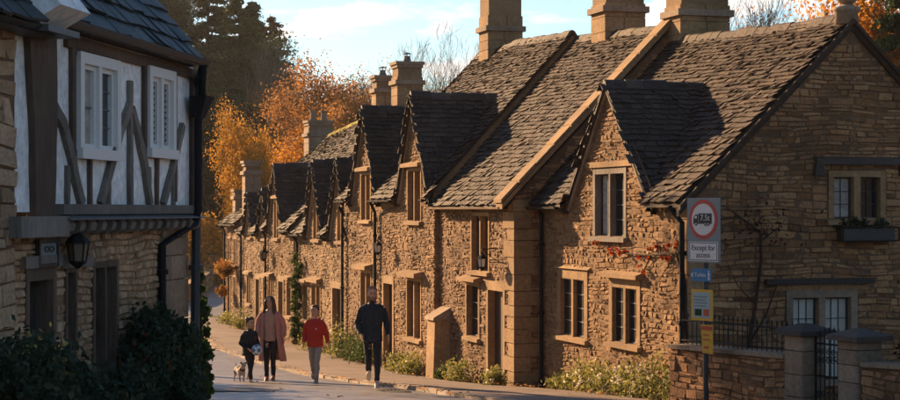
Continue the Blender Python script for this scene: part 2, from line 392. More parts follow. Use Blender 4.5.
def quoins(parent, Pa, Pb, zb, zt, seed, mat='ashlar', l1=.5, l2=.3):
    """corner stones, long and short by turns; Pa(a,b,c) and Pb run away from the corner along the two faces"""
    rnd = random.Random(seed); z = zb; k = 0
    while z < zt-.1:
        h = min(rnd.uniform(.2, .34), zt-z); la, lb = ((l1, l2) if k % 2 else (l2, l1)); la *= rnd.uniform(.85, 1.1); lb *= rnd.uniform(.85, 1.1)
        mb = MB(); g = .008
        pts = lambda zz: [Pa(la, -.03, zz), Pa(la, .035, zz), Pa(-.035, .035, zz), Pb(lb, .035, zz), Pb(lb, -.03, zz), Pa(.03, -.03, zz)]
        a = pts(z+g); b = pts(z+h-g); mb.add(a+b, [(0, 1, 2, 5), (2, 3, 4, 5), (6, 7, 8, 11), (8, 9, 10, 11), (0, 1, 7, 6), (1, 2, 8, 7), (2, 3, 9, 8), (3, 4, 10, 9)])
        mb.build('quoin', mat, parent); z += h; k += 1
def slates(S, D, iv_fn, width=(.12, .29), expo=(.145, .085), th=.022, seed=1, drop=.035):
    """S(a,d,h): point on a roof slope, d up the slope from the eave, h above it; returns slate geometry"""
    rnd = random.Random(seed); d = 0.0; res = []; odd = 0
    while d < D-.02:
        e = expo[0]+(expo[1]-expo[0])*d/D; e *= rnd.uniform(.93, 1.07)
        ln = e*1.75; wsc = .7+.3*(e/expo[0])
        for lo, hi in iv_fn(d+e*.3):
            a = lo-rnd.uniform(0, .1)*odd
            while a < hi-.04:
                w = rnd.uniform(*width)*wsc
                if a+w > hi-.08: w = hi-a
                dd = d-rnd.uniform(0, drop); t = th*rnd.uniform(.7, 1.5); tl = rnd.uniform(-.014, .016); dt = min(dd+ln, D)
                g = .006
                x0, x1 = a+g, a+w-g; k0, k1 = rnd.uniform(-.012, .012), rnd.uniform(-.012, .012)
                lift = .03+t+abs(tl)
                vs = [S(x0, dd+k0, lift+tl), S(x1, dd+k1, lift-tl), S(x1, dt, .012), S(x0, dt, .012), S(x0, dd+k0, lift+tl-t), S(x1, dd+k1, lift-tl-t)]
                res.append((vs, [(0, 1, 2, 3), (4, 5, 1, 0), (4, 0, 3), (1, 5, 2)]))
                a += w
        d += e; odd = 1-odd
    return res
CAMP = Vector((0, 0, 0))
def lay_slates(parent, geo, mat, singles=0):
    if singles:
        order = sorted(range(len(geo)), key=lambda k: (Vector(geo[k][0][0])-CAMP).length)[:singles]; sel = set(order)
        for k in order:
            m = MB(); m.add(*geo[k]); m.build('slate', mat, parent)
        geo = [g for k, g in enumerate(geo) if k not in sel]
    if geo:
        m = MB()
        for g in geo: m.add(*g)
        m.build('slate_courses', mat, parent, kind='stuff')
def bars(mb, P, a0, a1, b, c0, c1, na, nc, w=.012, d=.012):
    for i in range(1, na): x = a0+(a1-a0)*i/na; mb.box(P, x-w/2, x+w/2, b, b+d, c0, c1)
    for i in range(1, nc): z = c0+(c1-c0)*i/nc; mb.box(P, a0, a1, b+.002, b+d+.002, z-w/2, z+w/2)
def window(parent, P, a0, a1, z0, z1, lights=2, mat='ashlar', depth=.13, fw=.075, mull=.07, sill=True, hood=None, bar=(2, 4), barmat='lead', cas='frame_dark', behind=None, proud=.03):
    """stone-framed casement window set in an opening a0..a1 x z0..z1 of the wall plane b=0"""
    mb = MB(); f = fw
    mb.box(P, a0, a0+f, -depth, proud, z0, z1); mb.box(P, a1-f, a1, -depth, proud, z0, z1)
    mb.box(P, a0+f, a1-f, -depth, proud-.003, z1-f, z1)
    n = lights; iw = (a1-a0-2*f-(n-1)*mull)/n
    w = mb.build('window', mat, parent)
    for i in range(1, n):
        m = MB(); x = a0+f+iw*i+mull*(i-1); m.box(P, x, x+mull, -depth, proud-.006, z0, z1-f); m.build('mullion', mat, w)
    for i in range(n):
        x = a0+f+(iw+mull)*i; m = MB(); y0 = -depth+.005
        c = .03
        m.box(P, x, x+c, y0, y0+.035, z0, z1-f); m.box(P, x+iw-c, x+iw, y0, y0+.035, z0, z1-f); m.box(P, x+c, x+iw-c, y0, y0+.033, z1-f-c, z1-f); m.box(P, x+c, x+iw-c, y0, y0+.033, z0, z0+c)
        m.build('casement', cas, w)
        m = MB(); jit = random.uniform(-.006, .006)
        m.poly([P(x+c, y0+.012+jit, z0+c), P(x+iw-c, y0+.012-jit, z0+c), P(x+iw-c, y0+.012-jit*.5, z1-f-c), P(x+c, y0+.012+jit*.5, z1-f-c)]); m.build('pane', behind[i] if behind and behind[i] else 'glass', w)
        if bar: m = MB(); bars(m, P, x+c, x+iw-c, y0+.02, z0+c, z1-f-c, *bar); m.build('glazing_bar', barmat, w)
    if sill:
        m = MB(); m.hexa([P(a0-.05, -.03, z0-.1), P(a1+.05, -.03, z0-.1), P(a1+.05, .1, z0-.1), P(a0-.05, .1, z0-.1), P(a0-.05, -.03, z0+.0), P(a1+.05, -.03, z0+.0), P(a1+.05, .1, z0-.03), P(a0-.05, .1, z0-.03)]); m.build('sill', mat, w)
    if hood:
        m = MB(); h, pr = hood; m.hexa([P(a0-.12, -.02, z1+.02), P(a1+.12, -.02, z1+.02), P(a1+.12, pr, z1+.02), P(a0-.12, pr, z1+.02), P(a0-.12, -.02, z1+h+.06), P(a1+.12, -.02, z1+h+.06), P(a1+.12, pr, z1+h), P(a0-.12, pr, z1+h)]); m.build('hood', mat, w)
    return w
def door(parent, P, a0, a1, z0, z1, mat='door_wood', frame_mat='ashlar', depth=.16, fw=.12):
    f = fw; n = 5; x0, x1 = a0+f, a1-f; d = None
    fr = MB(); fr.box(P, a0, a0+f, -depth, .03, z0, z1); fr.box(P, a1-f, a1, -depth, .03, z0, z1); fr.box(P, a0+f, a1-f, -depth, .027, z1-f*1.6, z1)
    fr.build('door_frame', frame_mat, parent)
    b = MB(); b.poly([P(x0, -depth+.01, z0), P(x1, -depth+.01, z0), P(x1, -depth+.01, z1-f*1.6), P(x0, -depth+.01, z1-f*1.6)]); d = b.build('door', mat, parent)
    for i in range(n):
        m = MB(); q0 = x0+(x1-x0)*i/n; q1 = x0+(x1-x0)*(i+1)/n; m.box(P, q0+.004, q1-.004, -depth+.012, -depth+.035, z0+.02, z1-f*1.6-.01); m.build('plank', mat, d)
    m = MB(); m.ball(P(x0+.08, -depth+.07, z0+1.0), .03, 8, 6); m.build('handle', 'iron', d)
    st = MB(); st.box(P, a0-.05, a1+.05, -.1, .22, z0-.2, z0+.0); st.build('doorstep', 'kerb', parent)
    return d
def chimney(parent, P, s, v, zb, zt, ws, wv, mat='ashlar', bands=(.55, 1), pots=1, pot='ashlar_grey', cowl=False, seed=1, taper=.88):
    """stack in ashlar courses with projecting weathering bands; s,v centre in the terrace frame"""
    m = MB(); core = .03
    m.box(P, s-ws/2+core, s+ws/2-core, -v-wv/2+core, -v+wv/2-core, zb, zt-.06); c = m.build('chimney', 'mortar', parent)
    z = zb; rnd = random.Random(seed)
    H = zt-zb; brk = zb+H*bands[0]
    while z < zt-.12:
        h = min(rnd.uniform(.24, .34), zt-.1-z); k = 1 if z < brk else taper
        hw, hv = ws/2*k, wv/2*k
        m = MB(); g = .006; j = rnd.uniform(-.06, .06)
        mid = -v+j*wv
        m.box(P, s-hw, s+hw, -v-hv, mid-g, z+g, z+h-g, .015); m.build('block', mat, c)
        m = MB(); m.box(P, s-hw, s+hw, mid+g, -v+hv, z+g, z+h-g, .015); m.build('block', mat, c); z += h
    for zz, ex, hh in ((brk-.09, .07, .13), (zt-.16, .06, .10), (zt-.06, .10, .09)):
        k = 1 if zz < brk else taper
        m = MB(); e = ex; m.box(P, s-ws/2*k-e, s+ws/2*k+e, -v-wv/2*k-e, -v+wv/2*k+e, zz, zz+hh, .02); m.build('weathering', 'ashlar_grey', c)
    for i in range(pots):
        o = (i-(pots-1)/2)*.42; b = Vector(P(s, -v+o, zt+.02)); m = MB()
        if cowl:
            m.loft([b, b+Vector((0, 0, .1)), b+Vector((0, 0, .11)), b+Vector((0, 0, .2))], [.12, .12, .1, .1], 10); m.loft([b+Vector((0, 0, .27)), b+Vector((0, 0, .32))], [.15, .02], 10)
            for q in range(4): aa = q*math.pi/2; m.loft([b+Vector((.09*math.cos(aa), .09*math.sin(aa), .19)), b+Vector((.09*math.cos(aa), .09*math.sin(aa), .28))], [.012, .012], 5)
            m.build('cowl', 'lead', c)
        else:
            m.loft([b, b+Vector((0, 0, .05)), b+Vector((0, 0, .08)), b+Vector((0, 0, .32)), b+Vector((0, 0, .34)), b+Vector((0, 0, .40))], [.15, .15, .12, .1, .13, .13], 10); m.build('chimney_pot', pot, c)
    return c
def pipe_run(parent, pts, r=.04, mat='iron', name='drainpipe', brackets=True):
    m = MB(); m.loft(pts, [r]*len(pts), 8); o = m.build(name, mat, parent, smooth=False)
    if brackets:
        L = [(Vector(a), Vector(b)) for a, b in zip(pts, pts[1:])]; a, b = max(L, key=lambda q: (q[1]-q[0]).length)
        for f in (.15, .5, .85):
            p = a.lerp(b, f); d = (b-a).normalized(); k = MB(); k.loft([p-d*.03, p+d*.03], [r*1.5, r*1.5], 8); k.build('collar', mat, o)
    return o
def gutter(parent, P, s0, s1, b, z0, z1, mat='iron'):
    m = MB(); n = 5; r = .055
    for s, z in ((s0, z0), (s1, z1)):
        for i in range(n): a = math.pi+math.pi*i/(n-1); m.v.append(P(s, b+r*math.cos(a), z+r*math.sin(a)))
    for i in range(n-1): m.f.append((i, i+1, i+1+n, i+n))
    for e in (0, n): m.f.append(tuple(e+i for i in range(n)))
    m.build('gutter', mat, parent)
def wall_lamp(name, P, s, z, b, label, glass='lamp_glass', group=None, hang=False, k=1.0):
    base = Vector(P(s, b, z)); e = empty(name, base, label, 'lamp', group)
    Q = lambda x, y, zz: tuple(base+Vector((x*k, y*k, zz*k)))
    def ring(r, zz): return [Q(r*math.cos(i*math.pi/3+.3), r*math.sin(i*math.pi/3+.3), zz) for i in range(6)]
    def solid(nm, mat, rz):
        m = MB(); vs = [p for r, zz in rz for p in ring(max(r, .002), zz)]; m.add(vs, [(q*6+i, q*6+(i+1) % 6, q*6+(i+1) % 6+6, q*6+i+6) for q in range(len(rz)-1) for i in range(6)]+[tuple(range(5, -1, -1)), tuple(range(len(vs)-6, len(vs)))]); return m.build(nm, mat, e)
    solid('lamp_roof', 'iron', [(.15, .10), (.10, .17), (.03, .22), (.015, .27)]); solid('lamp_base', 'iron', [(.02, -.19), (.05, -.16), (.10, -.12), (.10, -.10)])
    solid('lamp_glass', glass, [(.088, -.1), (.115, .1)])
    m = MB()
    for i in range(6):
        a = i*math.pi/3+.3; m.loft([Q(.095*math.cos(a), .095*math.sin(a), -.1), Q(.125*math.cos(a), .125*math.sin(a), .1)], [.008, .008], 5)
    m.build('lamp_frame', 'iron', e)
    m = MB(); wallp = Vector(P(s, .01, z)); top = base+Vector((0, 0, .27*k))
    if hang: m.loft([top, top+Vector((0, 0, .22))], [.009, .009], 6)
    else: m.loft([top, top+Vector((0, 0, .06)), Vector((wallp.x, wallp.y, top.z+.06)), Vector((wallp.x, wallp.y, top.z-.22))], [.012]*4, 6); m.loft([Vector((wallp.x, wallp.y, top.z-.2)), top+Vector((0, 0, .05))], [.008, .008], 6)
    m.build('bracket', 'iron', e)
    return e

# ------------------------------------------------------------------ terrace of cottages
def ridge_caps(parent, A, B, mat, seed=1, w=.17, ln=.42, drop=.16):
    rnd = random.Random(seed); A = Vector(A); B = Vector(B); L = (B-A).length; d = (B-A)/L; side = Vector((-d.y, d.x, 0)).normalized(); m = MB(); t = 0
    while t < L-.05:
        l = min(rnd.uniform(.8, 1.2)*ln, L-t); p = A+d*(t+.006); q = A+d*(t+l-.006); u = Vector((0, 0, rnd.uniform(.03, .065)))
        prof = lambda c: [c+u-side*w-Vector((0, 0, drop)), c+u-side*w*.35+Vector((0, 0, .0)), c+u+Vector((0, 0, .025)), c+u+side*w*.35, c+u+side*w-Vector((0, 0, drop))]
        a = prof(p); b = prof(q); m.add(a+b, [(i, i+1, i+6, i+5) for i in range(4)]+[(0, 1, 2, 3, 4), (9, 8, 7, 6, 5)]); t += l
    return m.build('ridge_caps', mat, parent, kind='stuff')
def cottage(name, label, s0, s1, ze, ridge, gables=(), b=0.0, zb=-4.6, vr=3.3, ov=.22, openings=(), slate='slate_stone', dslate='slate_dark', seed=1, near_wall=True, far_wall=True, stone='rubble', gstone=None, single_slates=0, dormer_ov=.14, singles=0, near_open=(), gsingles=0, depth=None, dormer_single=0, ridge_mat='slate_stone'):
    """two-storey stone cottage on the terrace line. ridge = [(s, z)], gables = [(s, half width, apex z)]"""
    P = shift(ROW, 0, b, 0); base = Vector(P((s0+s1)/2, 0, 0)); base.z = gz(base.x, base.y)
    e = empty(name, base, label, 'cottage')
    rz = lambda s: interp(ridge, s)
    tanp = lambda s: (rz(s)-ze)/(vr+ov)
    zw = lambda s: ze+ov*tanp(s)-.05
    top = [(s0, zw(s0))]
    for g in sorted(gables): top += [(g[0]-g[1], zw(g[0])), (g[0], g[2]-.03), (g[0]+g[1], zw(g[0]))]
    top.append((s1, zw(s1)))
    wall(e, P, s0, s1, zb, top, openings, seed=seed, stone=stone, singles=singles)
    vb = 2*vr if depth is None else depth
    # ends and back
    for k, s in enumerate((s0, s1)):
        if not (near_wall if k == 0 else far_wall): continue
        Q = (lambda s: lambda a, bb, c: P(s-bb if k == 0 else s+bb, -a, c))(s)
        tp = [(0, zw(s)), (vr, rz(s)-.04), (2*vr, zw(s))]
        wall(e, Q, 0, 2*vr, zb, tp, near_open if k == 0 else (), seed=seed+50+k, stone=gstone or stone, mortar='mortar_dark' if gstone else 'mortar', stones=(k == 0), singles=gsingles if k == 0 else 0, ws=(.11, .40), hs=(.06, .14))
    m = MB(); m.poly([P(s0, -2*vr, zb), P(s1, -2*vr, zb), P(s1, -2*vr, zw(s1)), P(s0, -2*vr, zw(s0))]); m.build('back_wall', 'mortar', e)
    # roof
    m = MB(); zg = lambda s: max([ze]+[g[2]-(g[2]-ze)*abs(s-g[0])/g[1] for g in gables])
    cuts = sorted(set([s0, s1]+[x for g in gables for x in (g[0]-g[1], g[0], g[0]+g[1])]+[p[0] for p in ridge if s0 < p[0] < s1]))
    def low(s, off=0): f = (zg(s)-ze)/(rz(s)-ze); return P(s, ov-(vr+ov)*f, zg(s)+off)
    for a, c in zip(cuts, cuts[1:]):
        m.poly([low(a), low(c), P(c, -vr, rz(c)), P(a, -vr, rz(a))])
        m.poly([P(a, -2*vr-ov, ze), P(c, -2*vr-ov, ze), P(c, -vr, rz(c)), P(a, -vr, rz(a))])
        if zg((a+c)/2) <= ze+1e-6:
            m.poly([P(a, ov, ze-.06), P(c, ov, ze-.06), P(c, ov, ze), P(a, ov, ze)])
            m.poly([P(a, ov, ze-.06), P(c, ov, ze-.06), P(c, 0, ze-.06+ov*tanp(c)), P(a, 0, ze-.06+ov*tanp(a))])
    for a in (s0, s1): m.poly([P(a, ov, ze-.09), P(a, ov, ze), P(a, -vr, rz(a)), P(a, -vr, rz(a)-.09)])
    rf = m.build('roof', slate, e)
    D0 = math.hypot(vr+ov, rz((s0+s1)/2)-ze)
    def S(a, d, h):
        f = d/D0; zr = rz(a); sl = (zr-ze)/(vr+ov); cn = 1/math.hypot(1, sl)
        return P(a, ov-(vr+ov)*f+h*sl*cn, ze+(zr-ze)*f+h*cn)
    def iv(d):
        f = d/D0; r = [(s0, s1)]
        for g in gables:
            z = ze+(rz(g[0])-ze)*f; H = g[2]-ze
            if z < g[2]: hw = g[1]*(1-(z-ze)/H)*1.0-.05; r = subtract(r, g[0]-hw, g[0]+hw) if hw > 0 else r
        return r
    lay_slates(rf, slates(S, D0, iv, seed=seed+5), slate, single_slates)
    ridge_caps(rf, P(s0, -vr, rz(s0)), P(s1, -vr, rz(s1)), ridge_mat, seed) if len(ridge) < 3 else [ridge_caps(rf, P(max(p[0], s0), -vr, rz(max(p[0], s0))), P(min(q[0], s1), -vr, rz(min(q[0], s1))), ridge_mat, seed) for p, q in zip(ridge, ridge[1:]) if min(q[0], s1) > max(p[0], s0)+.05]
    for gi, g in enumerate(gables):
        sc, hw, za = g; H = za-ze; vm = (za-ze)/tanp(sc)-ov
        dr = MB(); ox = dormer_ov
        for sg in (-1, 1):
            ext = 1.06
            dr.poly([P(sc, ox, za), P(sc, -vm, za), P(sc+sg*hw*ext, .22, ze-H*(ext-1)), P(sc+sg*hw*ext, ox, ze-H*(ext-1))])
            dr.poly([P(sc, ox, za-.05), P(sc+sg*hw*ext, ox, ze-H*(ext-1)-.05), P(sc+sg*hw*ext, ox, ze-H*(ext-1)), P(sc, ox, za)])
            dr.poly([P(sc, ox, za-.05), P(sc, .0, za-.05), P(sc+sg*hw*ext, 0, ze-H*(ext-1)-.05), P(sc+sg*hw*ext, ox, ze-H*(ext-1)-.05)])
        dro = dr.build('dormer_roof', dslate, e)
        L = math.hypot(hw, H)*1.06
        for sg in (-1, 1):
            def DS(a, d, h, sg=sg):
                f = 1.06-d/(L/1.06)
                return P(sc+sg*(hw*f+h*H/math.hypot(hw, H)), -a, za-H*f+h*hw/math.hypot(hw, H))
            def div(d):
                f = 1.06-d/(L/1.06); v1 = vm+(ov+vm)*-f
                return [(-ox, max(-ox+.1, v1+.1))]
            lay_slates(dro, slates(DS, L, div, seed=seed+9+gi, width=(.14, .31), expo=(.165, .11), drop=.022), dslate, dormer_single if sg < 0 else 0)
        ridge_caps(dro, P(sc, ox, za+.01), P(sc, -vm, za+.01), dslate, seed+gi, w=.13, drop=.14)
        cap = MB()
        for sg in (-1, 1):
            cap.hexa([P(sc, .0, za-.04), P(sc, .07, za-.04), P(sc+sg*hw*1.03, .07, ze-.10), P(sc+sg*hw*1.03, 0, ze-.10), P(sc, 0, za-.13), P(sc, .07, za-.13), P(sc+sg*(hw-.09), .07, ze-.13), P(sc+sg*(hw-.09), 0, ze-.13)])
        cap.build('verge_moulding', 'ashlar_grey', dro)
    return e, P

DN = (-4.4,)
# --- H1: nearest cottage of the terrace
RIDGE = [(0, 3.67), (3.7, 3.88), (5.2, 3.94)]
h1op = [(1.55, 2.82, -1.26, -.05), (.55, 1.75, -3.75, -1.44), (2.2, 3.18, -2.66, -1.52)]
h1, P1 = cottage('stone_cottage', 'near end cottage of the sunlit terrace with narrow plank door and corner buttress', 0, 5.2, .08, RIDGE, openings=h1op, seed=11, far_wall=False, gstone='rubble_grey', stone='rubble_brown')
window(h1, P1, *h1op[0], lights=2, bar=None, hood=None, cas='frame_wood'); door(h1, P1, *h1op[1]); window(h1, P1, *h1op[2], lights=1, hood=(.08, .2), cas='frame_wood', bar=(2, 3))
quoins(h1, lambda a, b, c: P1(a, b, c), lambda a, b, c: P1(-b, -a, c), -4.0, .2, 5, l1=.62, l2=.36)
m = MB()      # raised coping on the near gable
m.hexa([P1(-.10, .30, .02), P1(.30, .30, .02), P1(.30, -3.3, 3.72), P1(-.10, -3.3, 3.72), P1(-.10, .30, .13), P1(.30, .30, .13), P1(.30, -3.3, 3.83), P1(-.10, -3.3, 3.83)]); 
cp = m.build('gable_coping', 'ashlar', h1)
rc_ = random.Random(12)
for k in range(10):
    f0, f1 = k/10+.003, (k+1)/10-.003; jh = rc_.uniform(-.015, .015); js = rc_.uniform(-.02, .02)
    pt = lambda f, s, h: P1(s+js, .34-3.64*f, .13+3.7*f+(h+jh if h else 0))
    mm = MB(); mm.hexa([pt(f0, -.14, 0), pt(f0, .34, 0), pt(f1, .34, 0), pt(f1, -.14, 0), pt(f0, -.14, .07), pt(f0, .34, .07), pt(f1, .34, .07), pt(f1, -.14, .07)]); mm.build('coping_stone', 'ashlar', cp)
gutter(h1, P1, .1, 5.1, .27, .06, .06, 'ashlar_grey')
# buttress against the front wall
m = MB(); m.hexa([P1(4.35, -.02, -4.3), P1(4.95, -.02, -4.3), P1(4.95, .42, -4.3), P1(4.35, .42, -4.3), P1(4.35, -.02, -2.42), P1(4.95, -.02, -2.42), P1(4.95, .36, -2.42), P1(4.35, .36, -2.42)]); bt = m.build('buttress', 'ashlar', h1)
m = MB(); m.hexa([P1(4.30, -.02, -2.42), P1(5.0, -.02, -2.42), P1(5.0, .42, -2.42), P1(4.30, .42, -2.42), P1(4.30, -.02, -2.12), P1(5.0, -.02, -2.12), P1(5.0, .40, -2.36), P1(4.30, .40, -2.36)]); m.build('buttress_cap', 'ashlar_grey', bt)
chimney(h1, ROW, 3.35, 3.55, 3.3, 5.6, .85, .95, bands=(.48, 1), pots=2, seed=2)
chimney(h1, ROW, -.2, 3.8, 2.4, 5.5, .8, 1.08, bands=(.5, 1), pots=2, seed=3)
# --- H2
h2op = [(6.2, 7.45, -.25, .98), (10.9, 12.0, -.25, .98), (6.2, 7.5, -2.98, -1.58), (10.85, 12.05, -3.05, -1.55), (8.65, 9.75, -4.1, -1.62)]
h2, P2 = cottage('stone_cottage', 'cottage with two tall steep sunlit gables and carriage lamp by its door', 5.2, 13.9, .27, [(5.2, 4.05), (8.8, 4.2), (12.2, 4.12), (13.9, 3.7)], gables=[(6.75, 1.4, 2.68), (11.45, 1.4, 2.62)], openings=h2op, seed=23, b=.12)
for o in h2op[:2]: window(h2, P2, *o, lights=2, hood=(.1, .16), bar=None, cas='frame_wood')
for o in h2op[2:4]: window(h2, P2, *o, lights=2, hood=(.12, .24), cas='frame_wood', bar=(2, 3))
door(h2, P2, *h2op[4])
chimney(h2, ROW, 10.9, 3.35, 3.6, 6.1, .8, .95, bands=(.45, 1), pots=2, seed=4)
for s0_, s1_ in ((8.1, 10.15), (12.75, 13.9), (5.2, 5.45)): gutter(h2, P2, s0_, s1_, .27, .24, .24)
pipe_run(h2, [P2(10.0, .27, .2), P2(10.2, .1, -.05), P2(10.2, .1, -4.0)]); pipe_run(h2, [P2(13.75, .2, .1), P2(13.75, .1, -.1), P2(13.75, .1, -4.1)])
# --- H3
h3op = [(14.25, 15.25, -.85, .45), (17.35, 18.35, -.85, .45), (14.5, 15.9, -4.2, -2.0), (17.3, 18.6, -3.3, -2.15), (19.0, 19.8, -3.3, -2.2)]
h3, P3 = cottage('stone_cottage', 'lower cottage with two white mullioned gable windows behind the red top boy', 13.9, 20.7, -.72, [(13.9, 3.1), (20.7, 3.0)], gables=[(14.85, 1.15, 1.4), (17.9, 1.15, 1.42)], openings=h3op, seed=31, b=.0, stone='rubble_pale')
for o in h3op[:2]: window(h3, P3, *o, lights=2, bar=(2, 4), mat='ashlar', cas='white_paint', barmat='white_paint')
door(h3, P3, *h3op[2]); window(h3, P3, *h3op[3], lights=2, hood=(.12, .18), cas='frame_wood', bar=None); window(h3, P3, *h3op[4], lights=1, cas='frame_wood', hood=(.1, .18))
chimney(h3, ROW, 19.9, 3.3, 2.6, 4.55, .75, .82, bands=(.7, 1), pots=1, cowl=True, seed=5)
gutter(h3, P3, 16.1, 16.7, .27, -.75, -.75); gutter(h3, P3, 19.2, 20.7, .27, -.75, -.75); pipe_run(h3, [P3(20.4, .2, -.8), P3(20.4, .08, -1.0), P3(20.4, .08, -4.2)])
# --- H4
h4op = [(22.95, 23.85, -.9, .35), (22.2, 23.2, -4.3, -2.1), (24.0, 24.8, -3.3, -2.2), (21.0, 21.8, -3.3, -2.2)]
h4, P4 = cottage('stone_cottage', 'narrow cottage with one tall gable midway down the terrace beside mossy ridge', 20.7, 25.2, -.62, [(20.7, 3.0), (25.2, 3.05)], gables=[(23.4, 1.3, 1.45)], openings=h4op, seed=41, b=.1)
window(h4, P4, *h4op[0], lights=2, bar=None, cas='frame_wood', hood=(.1, .12)); door(h4, P4, *h4op[1]); window(h4, P4, *h4op[2], lights=2, bar=None, hood=(.1, .18), cas='frame_wood'); window(h4, P4, *h4op[3], lights=1, bar=None, hood=(.1, .18), cas='frame_wood')
chimney(h4, ROW, 22.9, 3.3, 2.6, 4.35, .6, .6, bands=(.75, 1), pots=1, cowl=True, seed=7)
gutter(h4, P4, 20.75, 22.0, .27, -.66, -.66); pipe_run(h4, [P4(25.0, .2, -.7), P4(25.0, .08, -.9), P4(25.0, .08, -4.3)])
# --- H5
h5op = [(25.7, 26.4, -.95, .0), (28.4, 29.1, -.95, .0), (26.9, 27.8, -4.4, -2.2), (25.6, 26.4, -3.3, -2.3), (28.6, 29.5, -3.3, -2.3)]
h5, P5 = cottage('stone_cottage', 'cottage with two small close set gables near the far end of the terrace', 25.2, 30.6, -.78, [(25.2, 3.1), (30.6, 2.75)], gables=[(26.05, .85, .68), (28.8, .85, .58)], openings=h5op, seed=51, b=-.02, ridge_mat='moss', stone='rubble_pale')
for o in h5op[:2]: window(h5, P5, *o, lights=2, bar=None, fw=.07, cas='frame_wood')
door(h5, P5, *h5op[2])
for o in h5op[3:]: window(h5, P5, *o, lights=2, bar=None, fw=.08, hood=(.1, .15), cas='frame_wood')
chimney(h5, ROW, 30.4, .35, -1.0, 1.75, .62, .58, mat='ashlar_grey', bands=(.86, 1), pots=0, seed=8)
pipe_run(h5, [P5(30.3, .2, -.85), P5(30.3, .08, -1.0), P5(30.3, .08, -4.3)]); gutter(h5, P5, 26.95, 27.9, .27, -.81, -.81)
# --- H6
h6op = [(31.2, 31.9, -2.0, -1.0), (32.5, 33.2, -2.0, -1.0), (31.2, 31.9, -3.4, -2.4), (32.5, 33.3, -4.4, -2.3)]
h6, P6 = cottage('stone_cottage', 'farthest cottage of the terrace with flower baskets on its wall', 30.6, 33.8, -.52, [(30.6, 2.6), (33.8, 2.2)], openings=h6op, seed=61, b=.04, ridge_mat='moss', stone='rubble_brown')
for o in h6op[:3]: window(h6, P6, *o, lights=2, bar=None, fw=.07, cas='frame_wood')
door(h6, P6, *h6op[3])
chimney(h6, ROW, 33.5, .55, -1.0, .75, .62, .62, mat='ashlar_grey', bands=(.86, 1), pots=0, seed=9)
chimney(h6, ROW, 32.5, 3.3, 1.6, 3.35, .9, .95, mat='ashlar_grey', bands=(.72, 1), pots=2, seed=10)
gutter(h6, P6, 30.7, 33.7, .27, -.55, -.55); pipe_run(h6, [P6(33.5, .2, -.6), P6(33.5, .08, -.8), P6(33.5, .08, -4.3)])
# gutters, lamps on the terrace
wall_lamp('wall_lamp', P2, 9.1, -.95, .3, 'carriage lamp above the door of the two gabled cottage', k=.8)
wall_lamp('wall_lamp', P1, 1.05, -1.06, .34, 'carriage lamp beside the corner of the nearest terrace cottage', k=.8)
wall_lamp('wall_lamp', P4, 24.4, -1.5, .25, 'small dark lantern on the wall of a far terrace cottage', 'lamp_glass_dark')

# ------------------------------------------------------------------ corner house on the right
aop = [(-2.62, -1.05, -2.36, -1.12), (-5.06, -3.66, -2.30, -1.20), (-4.45, -2.9, -.46, .74)]
gop = [(2.33, 3.57, -2.75, -1.28), (2.37, 3.57, -.16, .66)]
gop = [(2.21-.52, 3.50-.52, -2.75, -1.30), (2.97-.52, 4.02-.52, -.14, .64)]
rh, PR = cottage('corner_house', 'gable end house on the right with ball finial above its shaded rubble wall', -7.0, 0, .1, [(-7.0, 3.14), (-4.2, 3.22), (-1.3, 3.36), (0, 3.42)], gables=[(-3.65, 1.95, 2.22)], b=-.52, vr=2.86, openings=aop, seed=71, gstone='rubble_grey', far_wall=False, near_open=gop, gsingles=300, singles=120, single_slates=110, dormer_single=150, dormer_ov=.12)
PG = lambda a, b, c: PR(-7.0-b, -a, c)
PA = PR
for o in aop[:2]: window(rh, PA, *o, lights=2, hood=(.09, .16), fw=.15, mull=.10, bar=(2, 4), cas='frame_dark', depth=.09) if o is aop[1] else window(rh, PA, *o, lights=2, hood=(.03, .07), fw=.17, mull=.10, bar=(2, 4), cas='frame_dark', depth=.09)
window(rh, PA, *aop[2], lights=2, fw=.1, bar=(2, 4), hood=None, cas='frame_dark', mat='timber_grey', behind=[None, 'curtain'])
m = MB(); m.box(PA, -4.75, -2.6, -.02, .06, .76, .86); m.build('lintel', 'ashlar', rh)
window(rh, PG, *gop[0], lights=2, fw=.12, mull=.12, mat='ashlar_grey', bar=(3, 4), barmat='frame_dark', cas='frame_dark', behind=['blind', 'blind'], sill=True)
window(rh, PG, *gop[1], lights=2, fw=.1, mull=.12, bar=(2, 3), barmat='frame_dark', cas='frame_dark', behind=['curtain', None])
m = MB()
m.hexa([PG(2.2, -.02, .74), PG(3.85, -.02, .74), PG(3.85, .12, .74), PG(2.2, .12, .74), PG(2.2, -.02, .88), PG(3.85, -.02, .88), PG(3.85, .10, .84), PG(2.2, .10, .84)])
m.box(PG, 2.17, 2.32, -.02, .12, .56, .74); m.box(PG, 3.74, 3.89, -.02, .12, .56, .74); m.build('hood_mould', 'slate_dark', rh)
m = MB(); m.box(PG, 1.3, 3.25, -.02, .11, -1.2, -1.11); m.build('drip_mould', 'slate_dark', rh)
m = MB(); m.box(PG, 1.5, 3.2, .0, .035, -1.30, -1.2); m.build('lintel', 'rubble_grey', rh)
quoins(rh, lambda a, b, c: PR(-7+a, b, c), lambda a, b, c: PG(a, b, c), -3.6, .15, 8, mat='ashlar', l1=.4, l2=.3)
